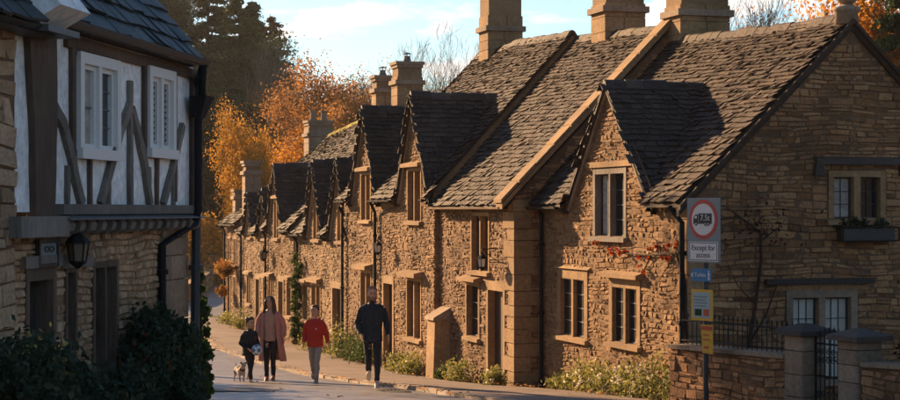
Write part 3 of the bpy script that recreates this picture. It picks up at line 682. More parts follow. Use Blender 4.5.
# verge of the big gable: slates end over a thin moulding
vm = MB()
for sg in (0, 1):
    A = (lambda f, o, h: PG(2.86+(2.86+.22)*(f if sg else -f), o, 3.14-(3.04)*f+h))
    vm.hexa([A(0, -.02, -.02), A(0, .13, -.02), A(1, .13, -.02), A(1, -.02, -.02), A(0, -.02, -.10), A(0, .13, -.10), A(1, .13, -.10), A(1, -.02, -.10)])
    vm.hexa([A(0, -.02, -.10), A(0, .07, -.10), A(1, .07, -.10), A(1, -.02, -.10), A(0, -.02, -.2), A(0, .07, -.2), A(1, .07, -.2), A(1, -.02, -.2)])
vm.build('verge_moulding', 'slate_stone', rh)
m = MB(); c = Vector(PG(2.86, -.12, 3.14))
m.loft([c+Vector((0, 0, q)) for q in (-.1, .1, .12, .18, .2, .23)], [.2, .19, .23, .23, .14, .09], 12)
for k in range(1): m.ball(c+Vector((0, 0, .38)), (.185, .185, .165), 14, 10)
m.build('ball_finial', 'ashlar_grey', rh, smooth=True)
pipe_run(rh, [PR(-.55, .25, .1), PR(-.3, .08, -.1), PR(-.3, .08, -3.9)]); pipe_run(rh, [PR(-6.75, .24, .05), PR(-6.92, .10, -.2), PR(-6.92, .10, -3.4)], r=.045)
gutter(rh, PR, -1.65, -.02, .27, .06, .06)
bx = empty('window_box', PG(3.04, .25, -.5), 'black iron window box with dark plants under upper gable window', 'planter')
m = MB(); x0, x1, y0, y1, z0, z1 = 2.53, 3.58, .03, .30, -.50, -.28
m.box(PG, x0+.06, x1-.06, y0, y1-.03, z0, z1-.02); m.build('trough', 'frame_dark', bx)
m = MB()
for z in (z0, z1): m.loft([PG(x0, y0, z), PG(x0, y1, z), PG(x1, y1, z), PG(x1, y0, z)], [.012]*4, 5)
for x in (x0, x1): m.loft([PG(x, y1, z0), PG(x, y1, z1)], [.012]*2, 5)
m.build('bracket', 'iron', bx)

# ------------------------------------------------------------------ timber-framed house on the left
LB = frame(-3.26, 22.1, -.142, -.99, .99, -.142)     # a towards the camera, b out into the street
LW = shift(LB, 0, -.14, 0)
lbz = gz(-3.6, 19)
lb = empty('timber_framed_house', (LB(2.5, -1, 0)[0], LB(2.5, -1, 0)[1], lbz), 'half timbered white plastered house with jettied upper floor over rubble stone', 'house')
ldoor = (4.39, 5.19, -2.9, -.57); lwin = (2.47, 3.30, -2.2, -.56); lside = (3.78, 4.12, -2.2, -.60)
wall(lb, LW, -.1, 5.45, -3.2, [(-.1, -.12), (5.45, -.12)], [ldoor, lwin, lside], stone='rubble_left', mortar='mortar', hs=(.06, .115), ws=(.08, .21), seed=81, singles=300, zmin=-2.3, proud=(.008, .03))
EN = lambda a, b, c: LB(-.1-b, -.14-a, c)
wall(lb, EN, 0, 5.6, -3.2, [(0, 1.7), (2.8, 4.9), (5.6, 1.7)], stone='rubble_left', mortar='mortar_dark', seed=82, ws=(.16, .4), stones=True)
# plain ashlar end of the ground floor wall
z = -2.8; rk = random.Random(4); k = 0
while z < -.2:
    h = rk.choice((.22, .3, .42, .5)); h = min(h, -.16-z); cuts_ = [-.14, .42, .92] if k % 2 else [-.14, .92]
    if k % 3 == 2: cuts_ = [-.14, .62, .92]
    for x0, x1 in zip(cuts_, cuts_[1:]):
        m = MB(); m.box(LW, x0+.008, x1-.008, -.02, .055, z+.008, z+h-.008); m.build('quoin', 'ashlar_grey', lb)
    z += h; k += 1
# upper storey
PL = lambda a, b, c: LB(a, b, c)
m = MB(); w1 = (2.98, 4.18, .62, 1.60); w2 = (.94, 1.90, .70, 1.64)
for (x0, x1, z0, z1) in ((-.05, w2[0], -.02, 1.80), (w2[0], w2[1], -.02, w2[2]), (w2[0], w2[1], w2[3], 1.80), (w2[1], w1[0], -.02, 1.80), (w1[0], w1[1], -.02, w1[2]), (w1[0], w1[1], w1[3], 1.80), (w1[1], 5.82, -.02, 1.80)):
    m.poly([LB(x0, 0, z0), LB(x1, 0, z0), LB(x1, 0, z1), LB(x0, 0, z1)])
m.poly([LB(-.05, 0, -.1), LB(5.8, 0, -.1), LB(5.8, -.4, -.1), LB(-.05, -.4, -.1)]); m.poly([LB(-.05, 0, -.1), LB(-.05, -.3, -.1), LB(-.05, -.3, 1.8), LB(-.05, 0, 1.8)])
m.build('plaster_panel', 'plaster', lb)
def timber(pts, w, mat='timber', d=.045, seed=0):
    """bent beam: pts [(a,z)], widths w (half) list or number"""
    n = len(pts); rnd = random.Random(seed+int(pts[0][0]*97)); m = MB(); L = []; Rr = []
    # subdivide for a hand-hewn, uneven edge
    P2_ = []
    for (p, q) in zip(pts, pts[1:]):
        for k in range(4): P2_.append((p[0]+(q[0]-p[0])*k/4, p[1]+(q[1]-p[1])*k/4))
    P2_.append(pts[-1])
    for i, p in enumerate(P2_):
        q = P2_[min(i+1, len(P2_)-1)]; o = P2_[max(i-1, 0)]; t = Vector((q[0]-o[0], q[1]-o[1])).normalized(); nn = Vector((-t.y, t.x))
        ww = (w if isinstance(w, (int, float)) else w[0]+(w[1]-w[0])*i/(len(P2_)-1))
        L.append((p[0]+nn.x*(ww+rnd.uniform(-.008, .008)), p[1]+nn.y*(ww+rnd.uniform(-.008, .008)))); Rr.append((p[0]-nn.x*(ww+rnd.uniform(-.008, .008)), p[1]-nn.y*(ww+rnd.uniform(-.008, .008))))
    for i in range(len(P2_)-1):
        c = [L[i], L[i+1], Rr[i+1], Rr[i]]
        m.add([LB(x, -.02, z) for x, z in c]+[LB(x, d, z) for x, z in c], [(4, 5, 6, 7), (0, 1, 5, 4), (2, 3, 7, 6)]+([(3, 0, 4, 7)] if i == 0 else [])+([(1, 2, 6, 5)] if i == len(P2_)-2 else []))
    return m.build('timber', mat, lb)
timber([(4.30, 1.72), (4.30, .6)], .055); timber([(2.90, 1.75), (2.90, .60)], .05); timber([(1.97, 1.75), (1.97, .66)], .055); timber([(.82, 1.75), (.80, .1)], .05)
timber([(4.28, .575), (2.90, .575)], .045); timber([(2.0, .65), (.85, .66)], .045); timber([(4.5, 1.71), (.0, 1.71)], .06, d=.05); timber([(4.3, 1.62), (3.0, 1.62)], .03, d=.04)
timber([(4.84, 1.02), (4.58, .86), (4.36, .55), (4.22, .30), (4.05, .06)], .065, 'timber_grey', .055); timber([(2.52, 1.16), (2.82, .90), (3.14, .50), (3.48, .06)], .058, 'timber_grey', .06); timber([(2.46, 1.14), (2.22, .86), (1.98, .50), (1.80, .06)], .058, 'timber_grey', .06)
timber([(2.50, 1.45), (2.49, .06)], .05, 'timber_grey', .05); timber([(.50, 1.05), (.84, .60), (1.30, .06)], .05, 'timber_grey', .06)
for a_, z_ in ((3.78, .53), (4.44, .45), (3.2, .36), (1.50, .61), (1.80, .5), (.85, .45)): timber([(a_, z_), (a_, .06)], .038, 'timber' if a_ in (3.78, 1.5) else 'timber_grey', .04)
timber([(5.22, 1.78), (5.14, .9), (5.15, -.1)], [.36, .24], 'timber', .07); timber([(4.86, 1.75), (4.86, -.05)], .03, 'frame_dark', .03)
timber([(.05, 1.72), (.05, 0)], .07, 'timber', .05)
# jetty: bressumer beam, lead flashing, joist ends
m = MB(); m.box(LB, -.02, 4.75, -.02, .10, -.045, .06); bre = m.build('bressumer', 'timber_grey', lb)
m = MB(); m.hexa([LB(-.04, 0, -.05), LB(4.8, 0, -.05), LB(4.8, .19, -.10), LB(-.04, .17, -.10), LB(-.04, 0, -.035), LB(4.8, 0, -.035), LB(4.8, .19, -.085), LB(-.04, .17, -.085)]); m.build('lead_flashing', 'lead', bre)
m = MB(); m.box(LB, 4.75, 6.0, -.05, .16, -.26, -.06); m.build('beam_end', 'timber_grey', lb)
rk = random.Random(9)
for k in range(15):
    a_ = .1+k*.32; ww = .075+rk.uniform(-.012, .012); m = MB(); prof = [(-.3, -.10), (.10, -.10), (.13, -.14), (.11, -.21), (.04, -.245), (-.3, -.245)]
    m.add([LB(a_-ww, b, c) for b, c in prof]+[LB(a_+ww, b, c) for b, c in prof], [(0, 1, 2, 3, 4, 5), (11, 10, 9, 8, 7, 6)]+[(i, (i+1) % 6, (i+1) % 6+6, i+6) for i in range(6)]); m.build('joist_end', 'timber_grey', lb)
# white casement windows
def white_window(x0, x1, z0, z1, nb, pan):
    m = MB(); f = .085; m.box(LB, x0-.03, x0+f, -.05, .08, z0-.03, z1+.03); m.box(LB, x1-f, x1+.03, -.05, .08, z0-.03, z1+.03); m.box(LB, x0+f, x1-f, -.05, .077, z1-f, z1+.03); m.box(LB, x0-.05, x1+.05, -.05, .11, z0-.09, z0+.02)
    w = m.build('window', 'white_paint', lb); mid = (x0+x1)/2
    m = MB(); m.box(LB, mid-.045, mid+.045, -.05, .07, z0+.02, z1-f); m.build('mullion', 'white_paint', w)
    for k, (p, q) in enumerate(((x0+f, mid-.045), (mid+.045, x1-f))):
        c = .05; m = MB(); a0_, a1_, c0_, c1_ = p, q, z0+.02, z1-f
        m.box(LB, a0_, a0_+c, -.045, .03, c0_, c1_); m.box(LB, a1_-c, a1_, -.045, .03, c0_, c1_); m.box(LB, a0_+c, a1_-c, -.045, .028, c1_-c, c1_); m.box(LB, a0_+c, a1_-c, -.045, .028, c0_, c0_+c); m.build('casement', 'white_paint', w)
        m = MB(); m.poly([LB(a0_+c, -.02, c0_+c), LB(a1_-c, -.02, c0_+c), LB(a1_-c, -.018, c1_-c), LB(a0_+c, -.018, c1_-c)]); m.build('pane', pan[k], w)
        m = MB(); bars(m, LB, a0_+c, a1_-c, -.012, c0_+c, c1_-c, *nb[k], w=.014 if nb[k][1] < 7 else .02); m.build('glazing_bar', 'lead' if nb[k][1] < 7 else 'frame_dark', w)
white_window(*w1, ((2, 4), (1, 2)), ('glass', 'curtain')); white_window(*w2, ((4, 11), (4, 11)), ('curtain', 'curtain'))
# ground floor door and windows
door(lb, LW, *ldoor, mat='frame_dark', frame_mat='timber', depth=.2, fw=.08)
window(lb, LW, *lwin, lights=2, mat='timber', fw=.07, mull=.06, bar=(1, 3), cas='timber_grey', sill=False); window(lb, LW, *lside, lights=1, mat='timber', fw=.05, bar=(1, 2), cas='lead', sill=False)
m = MB(); m.box(LW, 4.30, 5.30, -.02, .07, -.57, -.45); m.box(LW, 3.38, 4.26, -.02, .06, -.60, -.48); m.build('lintel', 'timber_grey', lb)
# roof of blue-grey slates
def LS(a, d, h):
    c, s = math.cos(R(51)), math.sin(R(51)); return LB(a, .19-d*c+h*s, 1.86+d*s+h*c)
m = MB(); m.poly([LS(.30, 0, 0), LS(5.15, 0, 0), LS(5.15, 4.9, 0), LS(.30, 4.9, 0)]); m.poly([LS(.30, 0, -.07), LS(5.15, 0, -.07), LS(5.15, 4.9, -.07), LS(.30, 4.9, -.07)]); m.poly([LS(.30, 0, -.07), LS(.30, 0, 0), LS(.30, 4.9, 0), LS(.30, 4.9, -.07)])
Lr = LS(.30, 4.9, 0); back = lambda a: LB(a, -6.1, 1.86)
m.poly([LS(.30, 4.9, 0), LS(9, 4.9, 0), back(9), back(.30)])
lroof = m.build('roof', 'slate_blue', lb); lay_slates(lroof, slates(LS, 4.9, lambda d: [(.26, 5.13)], width=(.26, .48), expo=(.27, .2), th=.024, seed=90, drop=.045), 'slate_blue', 300)
m = MB(); m.poly([LB(.1, .17, 1.80), LB(5.4, .17, 1.80), LB(5.4, -.05, 1.80), LB(.1, -.05, 1.80)]); m.build('soffit', 'frame_dark', lb)
m = MB(); n = 7; r_ = .075
for s_ in (.27, 5.1):
    for i in range(n): a_ = math.pi+math.pi*i/(n-1); m.v.append(LB(s_, 0.25+r_*math.cos(a_), 1.86+r_*math.sin(a_)))
m.f += [(i, i+1, i+1+n, i+n) for i in range(n-1)]+[tuple(range(n)), tuple(range(n, 2*n))]; m.build('gutter', 'post_metal', lb)
# white plastered parapet between the two roofs, and the nearer roof
def LS2(a, d, h):
    c, s = math.cos(R(51)), math.sin(R(51)); return LB(a, .34-d*c+h*s, 1.84+d*s+h*c)
m = MB(); m.hexa([LS2(5.12, 0, -.16), LS2(5.92, 0, -.16), LS2(5.92, 4.9, -.16), LS2(5.12, 4.9, -.16), LS2(5.12, -.06, .17), LS2(5.92, -.06, .17), LS2(5.92, 4.9, .17), LS2(5.12, 4.9, .17)]); m.build('parapet', 'plaster', lb)
m = MB(); m.box(LB, 5.12, 5.94, .1, .40, 1.66, 1.72); m.build('parapet_board', 'lead', lb)
nb = empty('stone_house', (LB(7.5, -1, 0)[0], LB(7.5, -1, 0)[1], gz(-4.4, 14)), 'honey stone house end at the left edge nearest the camera', 'house')
def LS3(a, d, h):
    c, s = math.cos(R(51)), math.sin(R(51)); return LB(a, .34-d*c+h*s, 1.70+d*s+h*c)
NP = shift(LB, 0, .03, 0)
wall(nb, NP, 5.84, 9.2, -3.2, [(5.84, 1.85), (9.2, 1.85)], stone='rubble_left', mortar='mortar_dark', hs=(.14, .3), ws=(.25, .6), seed=84, singles=80, zmin=-2.2)
m = MB(); m.poly([LS3(5.92, 0, 0), LS3(9.3, 0, 0), LS3(9.3, 4.9, 0), LS3(5.92, 4.9, 0)]); m.poly([LS3(5.92, 0, -.07), LS3(9.3, 0, -.07), LS3(9.3, 0, 0), LS3(5.92, 0, 0)]); nro = m.build('roof', 'slate_blue', nb)
m = MB(); m.poly([NP(9.2, 0, -3.2), NP(9.2, -6, -3.2), NP(9.2, -6, 1.8), NP(9.2, -3, 5.3), NP(9.2, 0, 1.8)]); m.build('end_wall', 'mortar_dark', nb)
lay_slates(nro, slates(LS3, 4.9, lambda d: [(5.92, 9.3)], width=(.26, .48), expo=(.27, .2), th=.024, seed=91, drop=.045), 'slate_blue')
m = MB(); m.poly([LB(5.42, .32, 1.64), LB(9.2, .32, 1.64), LB(9.2, -.05, 1.64), LB(5.42, -.05, 1.64)]); m.build('soffit', 'frame_dark', nb)
# rainwater pipes at the far corner
hop = MB(); hop.hexa([LB(.1, .08, 1.15), LB(.3, .08, 1.15), LB(.3, .2, 1.15), LB(.1, .2, 1.15), LB(.02, .08, 1.42), LB(.38, .08, 1.42), LB(.38, .3, 1.42), LB(.02, .3, 1.42)]); hop.build('hopper', 'iron', lb)
pipe_run(lb, [LB(.36, .25, 1.80), LB(.30, .22, 1.6), LB(.2, .18, 1.40), LB(.2, .14, 1.1), LB(.2, .14, .0), LB(.25, .12, -.16), LB(.98, -.08, -.42), LB(.98, -.08, -2.6)], r=.05)
pipe_run(lb, [LB(.32, .25, 1.80), LB(-.04, .06, 1.55), LB(-.10, .0, -3.0)], r=.06, mat='post_metal')
# plaque
pq = empty('wall_plaque', LW(4.70, .02, -.54), 'dark square slate plaque with worn raised lettering above the left door', 'plaque')
m = MB(); m.box(LW, 4.46, 4.95, 0, .06, -.55, -.31); m.build('board', 'sign_grey', pq)
m = MB(); m.box(LW, 4.44, 4.48, .0, .075, -.57, -.29); m.box(LW, 4.93, 4.97, .0, .075, -.57, -.29); m.box(LW, 4.48, 4.93, .0, .073, -.33, -.29); m.box(LW, 4.48, 4.93, .0, .073, -.57, -.53); m.build('rim', 'frame_dark', pq)
m = MB()
for k in range(6): x = 4.54+k*.057; m.box(LW, x, x+.04, .06, .068, -.505, -.46)
for x in (4.62, 4.75):
    m.loft([LW(x+.055*math.cos(t_), .066, -.39+.025*math.sin(t_)) for t_ in np.linspace(0, 6.28, 13)], [.008]*13, 5)
m.build('lettering', 'frame_wood', pq)
wall_lamp('hanging_lantern', LB, 4.22, -.43, .05, 'black six sided lantern hanging under the jetty beside the plaque', 'lamp_glass_dark', hang=True, k=.9)

# ------------------------------------------------------------------ garden wall, piers, gate, railings on the right
GW = frame(4.85, 24.5, .44/1.0018, -.9/1.0018, -.9/1.0018, -.44/1.0018)    # a towards the camera, b towards the street
def gwall(a0, a1, zt0, zt1, seed, label):
    c = Vector(GW((a0+a1)/2, -.15, 0)); c.z = gz(c.x, c.y); e = empty('garden_wall', c, label, 'wall')
    wall(e, GW, a0, a1, -3.6, [(a0, zt0), (a1, zt1)], stone='rubble_grey', mortar='mortar_dark', seed=seed, hs=(.08, .15), ws=(.14, .35), singles=150, zmin=-3.2)
    m = MB(); m.poly([GW(a0, -.3, -3.6), GW(a1, -.3, -3.6), GW(a1, -.3, zt1), GW(a0, -.3, zt0)]); m.build('back_face', 'mortar_dark', e)
    n = max(2, int((a1-a0)/.55))
    for k in range(n):
        x0 = a0+(a1-a0)*k/n+.006; x1 = a0+(a1-a0)*(k+1)/n-.006; f0, f1 = (zt0+(zt1-zt0)*(x-a0)/(a1-a0) for x in (x0, x1)); m = MB()
        m.hexa([GW(x0, -.34, f0), GW(x1, -.34, f1), GW(x1, .05, f1), GW(x0, .05, f0), GW(x0, -.34, f0+.07), GW(x1, -.34, f1+.07), GW(x1, .05, f1+.06), GW(x0, .05, f0+.06)]); m.build('coping_stone', 'ashlar_grey', e)
    return e
gwall(-3.2, -.24, -2.16, -2.10, 101, 'low dark rubble garden wall carrying iron railings beside the sign post')
gwall(1.42, 6.0, -2.08, -1.9, 102, 'low rubble garden wall at the right edge beyond the gate')
def pier(a, zt, label, seed):
    c = Vector(GW(a, -.15, 0)); c.z = gz(c.x, c.y); e = empty('gate_pier', c, label, 'pier', 'gate piers')
    z = -3.2; rnd = random.Random(seed)
    while z < zt-.17:
        h = min(rnd.uniform(.2, .34), zt-.16-z); m = MB(); w = .21; m.box(GW, a-w, a+w, -.15-w, -.15+w, z+.006, z+h-.006, .02); m.build('block', 'ashlar_grey', e); z += h
    m = MB(); w = .31; lo = [GW(a+x*w, -.15+y*w, zt-.15) for x, y in ((-1, -1), (1, -1), (1, 1), (-1, 1))]; mi = [GW(a+x*w, -.15+y*w, zt-.08) for x, y in ((-1, -1), (1, -1), (1, 1), (-1, 1))]
    hi = [GW(a+x*.06, -.15+y*.06, zt+.01) for x, y in ((-1, -1), (1, -1), (1, 1), (-1, 1))]
    m.add(lo+mi+hi, [(3, 2, 1, 0), (8, 9, 10, 11)]+[(i, (i+1) % 4, (i+1) % 4+4, i+4) for i in range(4)]+[(i+4, (i+1) % 4+4, (i+1) % 4+8, i+8) for i in range(4)]); m.build('pier_cap', 'slate_dark', e)
pier(0, -1.60, 'stone gate pier with peaked cap on the railing side of the iron gate', 5); pier(1.18, -1.60, 'stone gate pier with peaked cap on the right side of the iron gate', 6)
g = empty('iron_gate', GW(.59, -.15, gz(5.1, 24)), 'black wrought iron garden gate with scrolls between two stone piers', 'gate')
m = MB()
for x in (.24, .94): m.loft([GW(x, -.15, -2.9), GW(x, -.15, -1.66)], [.018]*2, 6)
for z in (-2.85, -2.3, -1.85): m.loft([GW(.24, -.15, z), GW(.94, -.15, z)], [.014]*2, 6)
m.build('gate_frame', 'iron', g)
for k in range(1, 7):
    x = .24+.7*k/7; m = MB(); zt = -1.72+.10*math.sin(math.pi*k/7); m.loft([GW(x, -.15, -2.85), GW(x, -.15, zt-.06), GW(x, -.15, zt-.04), GW(x, -.15, zt+.02)], [.009, .009, .02, .002], 6); m.build('bar', 'iron', g)
for k in range(6):
    for zc, rr in ((-2.08, .05), (-1.96, .045), (-2.55, .05)):
        x = .29+.11*k; m = MB(); m.loft([GW(x+rr*f_*math.cos(t_), -.15, zc+rr*f_*math.sin(t_)) for t_, f_ in zip(np.linspace(0, 9, 15), np.linspace(1, .25, 15))], [.007]*15, 4); m.build('scroll', 'iron', g)
rl = empty('railings', GW(-1.7, -.15, -2.06), 'black iron railings on top of the low garden wall', 'railing')
m = MB(); m.loft([GW(-3.1, -.15, -1.72), GW(-.22, -.15, -1.69)], [.014]*2, 6); m.loft([GW(-3.1, -.15, -2.03), GW(-.22, -.15, -1.98)], [.012]*2, 6); m.build('rail', 'iron', rl)
for k in range(24):
    x = -3.05+k*.12; m = MB(); m.loft([GW(x, -.15, -2.1), GW(x, -.15, -1.66), GW(x, -.15, -1.64), GW(x, -.15, -1.57)], [.008, .008, .016, .002], 5); m.build('railing_bar', 'iron', rl)

# ------------------------------------------------------------------ signs on their post
sp = Vector((3.80, 26.0, gz(3.8, 26.0)))
th = R(38)      # sign faces turned towards the road
sa = Vector((math.cos(th+R(15)), -math.sin(th+R(15)), 0)); sa = Vector((.60, -.80, 0)).normalized(); sn = Vector((-.80, -.60, 0)).normalized()
SP = lambda a, b, c: (sp.x+sa.x*a+sn.x*b, sp.y+sa.y*a+sn.y*b, c)
po = empty('sign_post', sp, 'dark metal post carrying the lorry limit sign and notices', 'post')
m = MB(); m.loft([SP(0, 0, sp.z-.3), SP(0, 0, .14)], [.04]*2, 10); m.build('post', 'post_metal', po); m = MB(); m.loft([SP(0, 0, .14), SP(0, 0, .17)], [.045, .03], 10); m.build('post_cap', 'post_metal', po)
def text(body, size, center, mat, parent, name='lettering', stretch=1.0):
    cu = bpy.data.curves.new(name, 'FONT'); cu.body = body; cu.size = size; cu.align_x = 'CENTER'; cu.align_y = 'CENTER'; cu.extrude = .001; cu.offset = 0
    tmp = bpy.data.objects.new(name, cu); COL.objects.link(tmp); dg = bpy.context.evaluated_depsgraph_get(); me = bpy.data.meshes.new_from_object(tmp.evaluated_get(dg)); COL.objects.unlink(tmp); bpy.data.objects.remove(tmp)
    a0, b0, c0 = center
    for v in me.vertices: v.co = Vector(SP(a0+v.co.x*stretch, b0+v.co.z, c0+v.co.y))
    me.materials.clear(); me.materials.append(MATS[mat]); return link(name, me, parent)
def disc(r, b0, b1, a, c, n=40):
    m = MB(); m.loft([SP(a, b0, c), SP(a, b1, c)], [r, r], n, ref=tuple(sa)); return m
ls = empty('weight_limit_sign', SP(.02, .06, -.75), 'round red bordered lorry weight limit sign on grey plate', 'sign')
m = MB(); m.box(SP, -.33, .35, .045, .06, -.78, .18, .0); m.build('backing_plate', 'sign_grey', ls)
disc(.295, .06, .064, .01, -.14).build('red_ring', 'sign_red', ls); disc(.235, .064, .068, .01, -.14).build('white_disc', 'sign_white', ls)
m = MB(); m.box(SP, -.08, .19, .068, .072, -.19, -.05); m.add([SP(a, b, c) for b in (.068, .072) for a, c in ((-.19, -.19), (-.09, -.19), (-.09, -.065), (-.15, -.065), (-.185, -.115))], [(0, 1, 2, 3, 4), (9, 8, 7, 6, 5)]+[(i, (i+1) % 5, (i+1) % 5+5, i+5) for i in range(5)])
m.box(SP, -.19, .19, .068, .071, -.205, -.19); m.build('lorry', 'sign_black', ls)
m = MB(); m.add([SP(a, .0735, c) for a, c in ((-.17, -.125), (-.115, -.125), (-.115, -.085), (-.145, -.085))], [(0, 1, 2, 3)]); m.build('cab_window', 'sign_white', ls)
for a in (-.13, .06, .12):
    disc(.03, .068, .073, a, -.205, 18).build('lorry_wheel', 'sign_black', ls); disc(.012, .073, .0745, a, -.205, 12).build('wheel_hub', 'sign_white', ls)
text('7.5t', .125, (.055, .0745, -.118), 'sign_white', ls)
m = MB(); m.box(SP, -.29, .31, .06, .063, -.76, -.47); m.build('white_panel', 'sign_white', ls)
for k, (x0, x1, z0, z1) in enumerate(((-.275, .295, -.492, -.482), (-.275, .295, -.748, -.738), (-.275, -.265, -.738, -.492), (.285, .295, -.738, -.492))):
    m = MB(); m.box(SP, x0, x1, .063, .065, z0, z1); m.build('panel_border', 'sign_black', ls)
text('Except for', .115, (.01, .066, -.562), 'sign_black', ls); text('access', .115, (.01, .066, -.668), 'sign_black', ls)
bs_ = empty('toilets_sign', SP(0, .06, -1.1), 'small blue arrow sign for the toilets', 'sign')
m = MB(); q = [(-.20, -.97), (.17, -.97), (.17, -.78), (-.20, -.78), (-.27, -.875)]; m.add([SP(a, b, c-.09) for b in (.045, .06) for a, c in q], [(0, 1, 2, 3, 4), (9, 8, 7, 6, 5)]+[(i, (i+1) % 5, (i+1) % 5+5, i+5) for i in range(5)]); m.build('plate', 'sign_blue', bs_)
text('Toilets', .085, (-.055, .062, -.965), 'sign_white', bs_)
m = MB(); m.box(SP, .11, .135, .06, .064, -1.0, -.93); m.box(SP, .10, .145, .06, .063, -.965, -.945); m.loft([SP(.1225, .061, -.912), SP(.1225, .064, -.912)], [.014]*2, 10, ref=tuple(sa)); m.box(SP, .108, .12, .06, .064, -1.04, -1.0); m.box(SP, .128, .14, .06, .064, -1.04, -1.0); m.build('walking_figure', 'sign_white', bs_)
m = MB(); m.add([SP(a, .0625, c) for a, c in ((-.255, -.965), (-.205, -.925), (-.205, -1.005))], [(0, 1, 2)]); m.build('arrow', 'sign_white', bs_)
ns = empty('notice_case', SP(0, .06, -1.63), 'yellow framed notice board with printed sheet on the sign post', 'notice')
m = MB(); m.box(SP, -.24, .20, .045, .065, -1.64, -1.18); m.build('frame', 'yellow', ns); m = MB(); m.box(SP, -.20, .16, .065, .068, -1.60, -1.22); m.build('sheet', 'paper', ns)
m = MB()
for k in range(4): m.box(SP, -.17, .10-.04*(k % 2), .068, .0695, -1.30-.045*k, -1.28-.045*k)
m.build('printed_lines', 'sign_grey', ns); m = MB(); m.box(SP, -.16, -.02, .068, .0697, -1.57, -1.47); m.build('printed_block', 'leaf_green', ns); m = MB(); m.box(SP, .02, .13, .068, .0697, -1.57, -1.47); m.build('printed_picture', 'poster_red', ns)
ps = empty('yellow_poster', SP(.06, .05, -2.13), 'yellow and red poster in a plastic sleeve tied to the post', 'poster')
m = MB(); m.hexa([SP(-.02, .045, -2.12), SP(.20, .05, -2.13), SP(.20, .055, -2.13), SP(-.02, .05, -2.12), SP(-.06, .045, -1.70), SP(.20, .05, -1.70), SP(.20, .055, -1.70), SP(-.06, .05, -1.70)]); m.build('sheet', 'yellow', ps)
m = MB(); m.box(SP, -.04, .19, .056, .058, -1.78, -1.72); m.box(SP, 0, .12, .056, .058, -1.86, -1.84); m.box(SP, 0, .15, .056, .058, -1.93, -1.91); m.box(SP, .02, .12, .056, .058, -2.05, -2.02); m.build('printed_lines', 'poster_red', ps, kind='stuff')

# ------------------------------------------------------------------ foliage helpers
def leaf_quads(C, size, rng, aspect=.6, up=0.0, jit=.4):
    """C: (n,3) leaf centres -> quad mesh arrays of small bent leaves"""
    n = len(C); u = rng.normal(size=(n, 3)); u[:, 2] += up; u /= np.linalg.norm(u, axis=1)[:, None]
    w = rng.normal(size=(n, 3)); w -= u*(u*w).sum(1)[:, None]; w /= np.linalg.norm(w, axis=1)[:, None]
    s = size*(1+jit*rng.uniform(-1, 1, n))[:, None]; a = u*s*.5; b = w*s*aspect*.5
    V = np.stack([C-a, C-b+a*.15, C+a, C+b+a*.15], 1).reshape(-1, 3)
    return V, np.arange(4*n).reshape(-1, 4)
def ellip_points(c, r, n, rng, shell=.55):
    d = rng.normal(size=(n, 3)); d /= np.linalg.norm(d, axis=1)[:, None]
    rad = shell+(1-shell)*rng.uniform(0, 1, n)**.6; rad *= 1+.12*np.sin(d[:, 0]*7+c[0]*3)*np.cos(d[:, 2]*6+c[1])
    return np.array(c)+d*rad[:, None]*np.array(r)
def cluster(blobs, rng, sub=.22, per=28):
    """points gathered in leaf clumps scattered over the blobs [(centre, radii, n)]"""
    out_ = []
    for c, r, n in blobs:
        k = max(3, n//per); cc = ellip_points(c, r, k, rng); m_ = min(r)
        pts = cc[rng.integers(0, k, n)]+rng.normal(size=(n, 3))*sub*m_
        out_.append(pts)
    return np.vstack(out_)
def shrub(name, label, cat, base, blobs, leaf, size, seed, flowers=None, stems=6, group=None, aspect=.6, fname='foliage', stem_mat='bark', per=28, sub=.22, up=.2):
    rng = np.random.default_rng(seed); e = empty(name, base, label, cat, group)
    pts = cluster(blobs, rng, sub, per); zmin = base[2]-.05; pts = pts[pts[:, 2] > zmin]
    V, Fq = leaf_quads(pts, size, rng, aspect, up); link(fname, np_mesh(fname, V, Fq, leaf), e)
    m = MB(); rnd = random.Random(seed)
    for k in range(stems):
        c = blobs[k % len(blobs)][0]; r = blobs[k % len(blobs)][1]; tip = (c[0]+rnd.uniform(-.5, .5)*r[0], c[1]+rnd.uniform(-.5, .5)*r[1], c[2]+rnd.uniform(-.2, .7)*r[2]); b0 = (base[0]+(c[0]-base[0])*.6+rnd.uniform(-.1, .1), base[1]+(c[1]-base[1])*.6+rnd.uniform(-.1, .1), base[2]-.1)
        md = tuple((p+q)/2+rnd.uniform(-.06, .06) for p, q in zip(b0, tip)); m.loft([b0, md, tip], [.02, .014, .005], 5)
    if stems: m.build('stems', stem_mat, e, kind='stuff')
    if flowers:
        fm, fn, fs = flowers; allp = cluster(blobs, rng, sub*.6, 5); ctr = np.mean([b[0] for b in blobs], 0)
        allp = allp[rng.integers(0, len(allp), fn)]; allp = allp[allp[:, 2] > zmin]
        P5_ = np.repeat(allp, 4, 0)+rng.normal(size=(len(allp)*4, 3))*fs*.35
        V, Fq = leaf_quads(P5_, fs, rng, .9, .4); link('flowers', np_mesh('flowers', V, Fq, fm), e, kind='stuff')
    return e
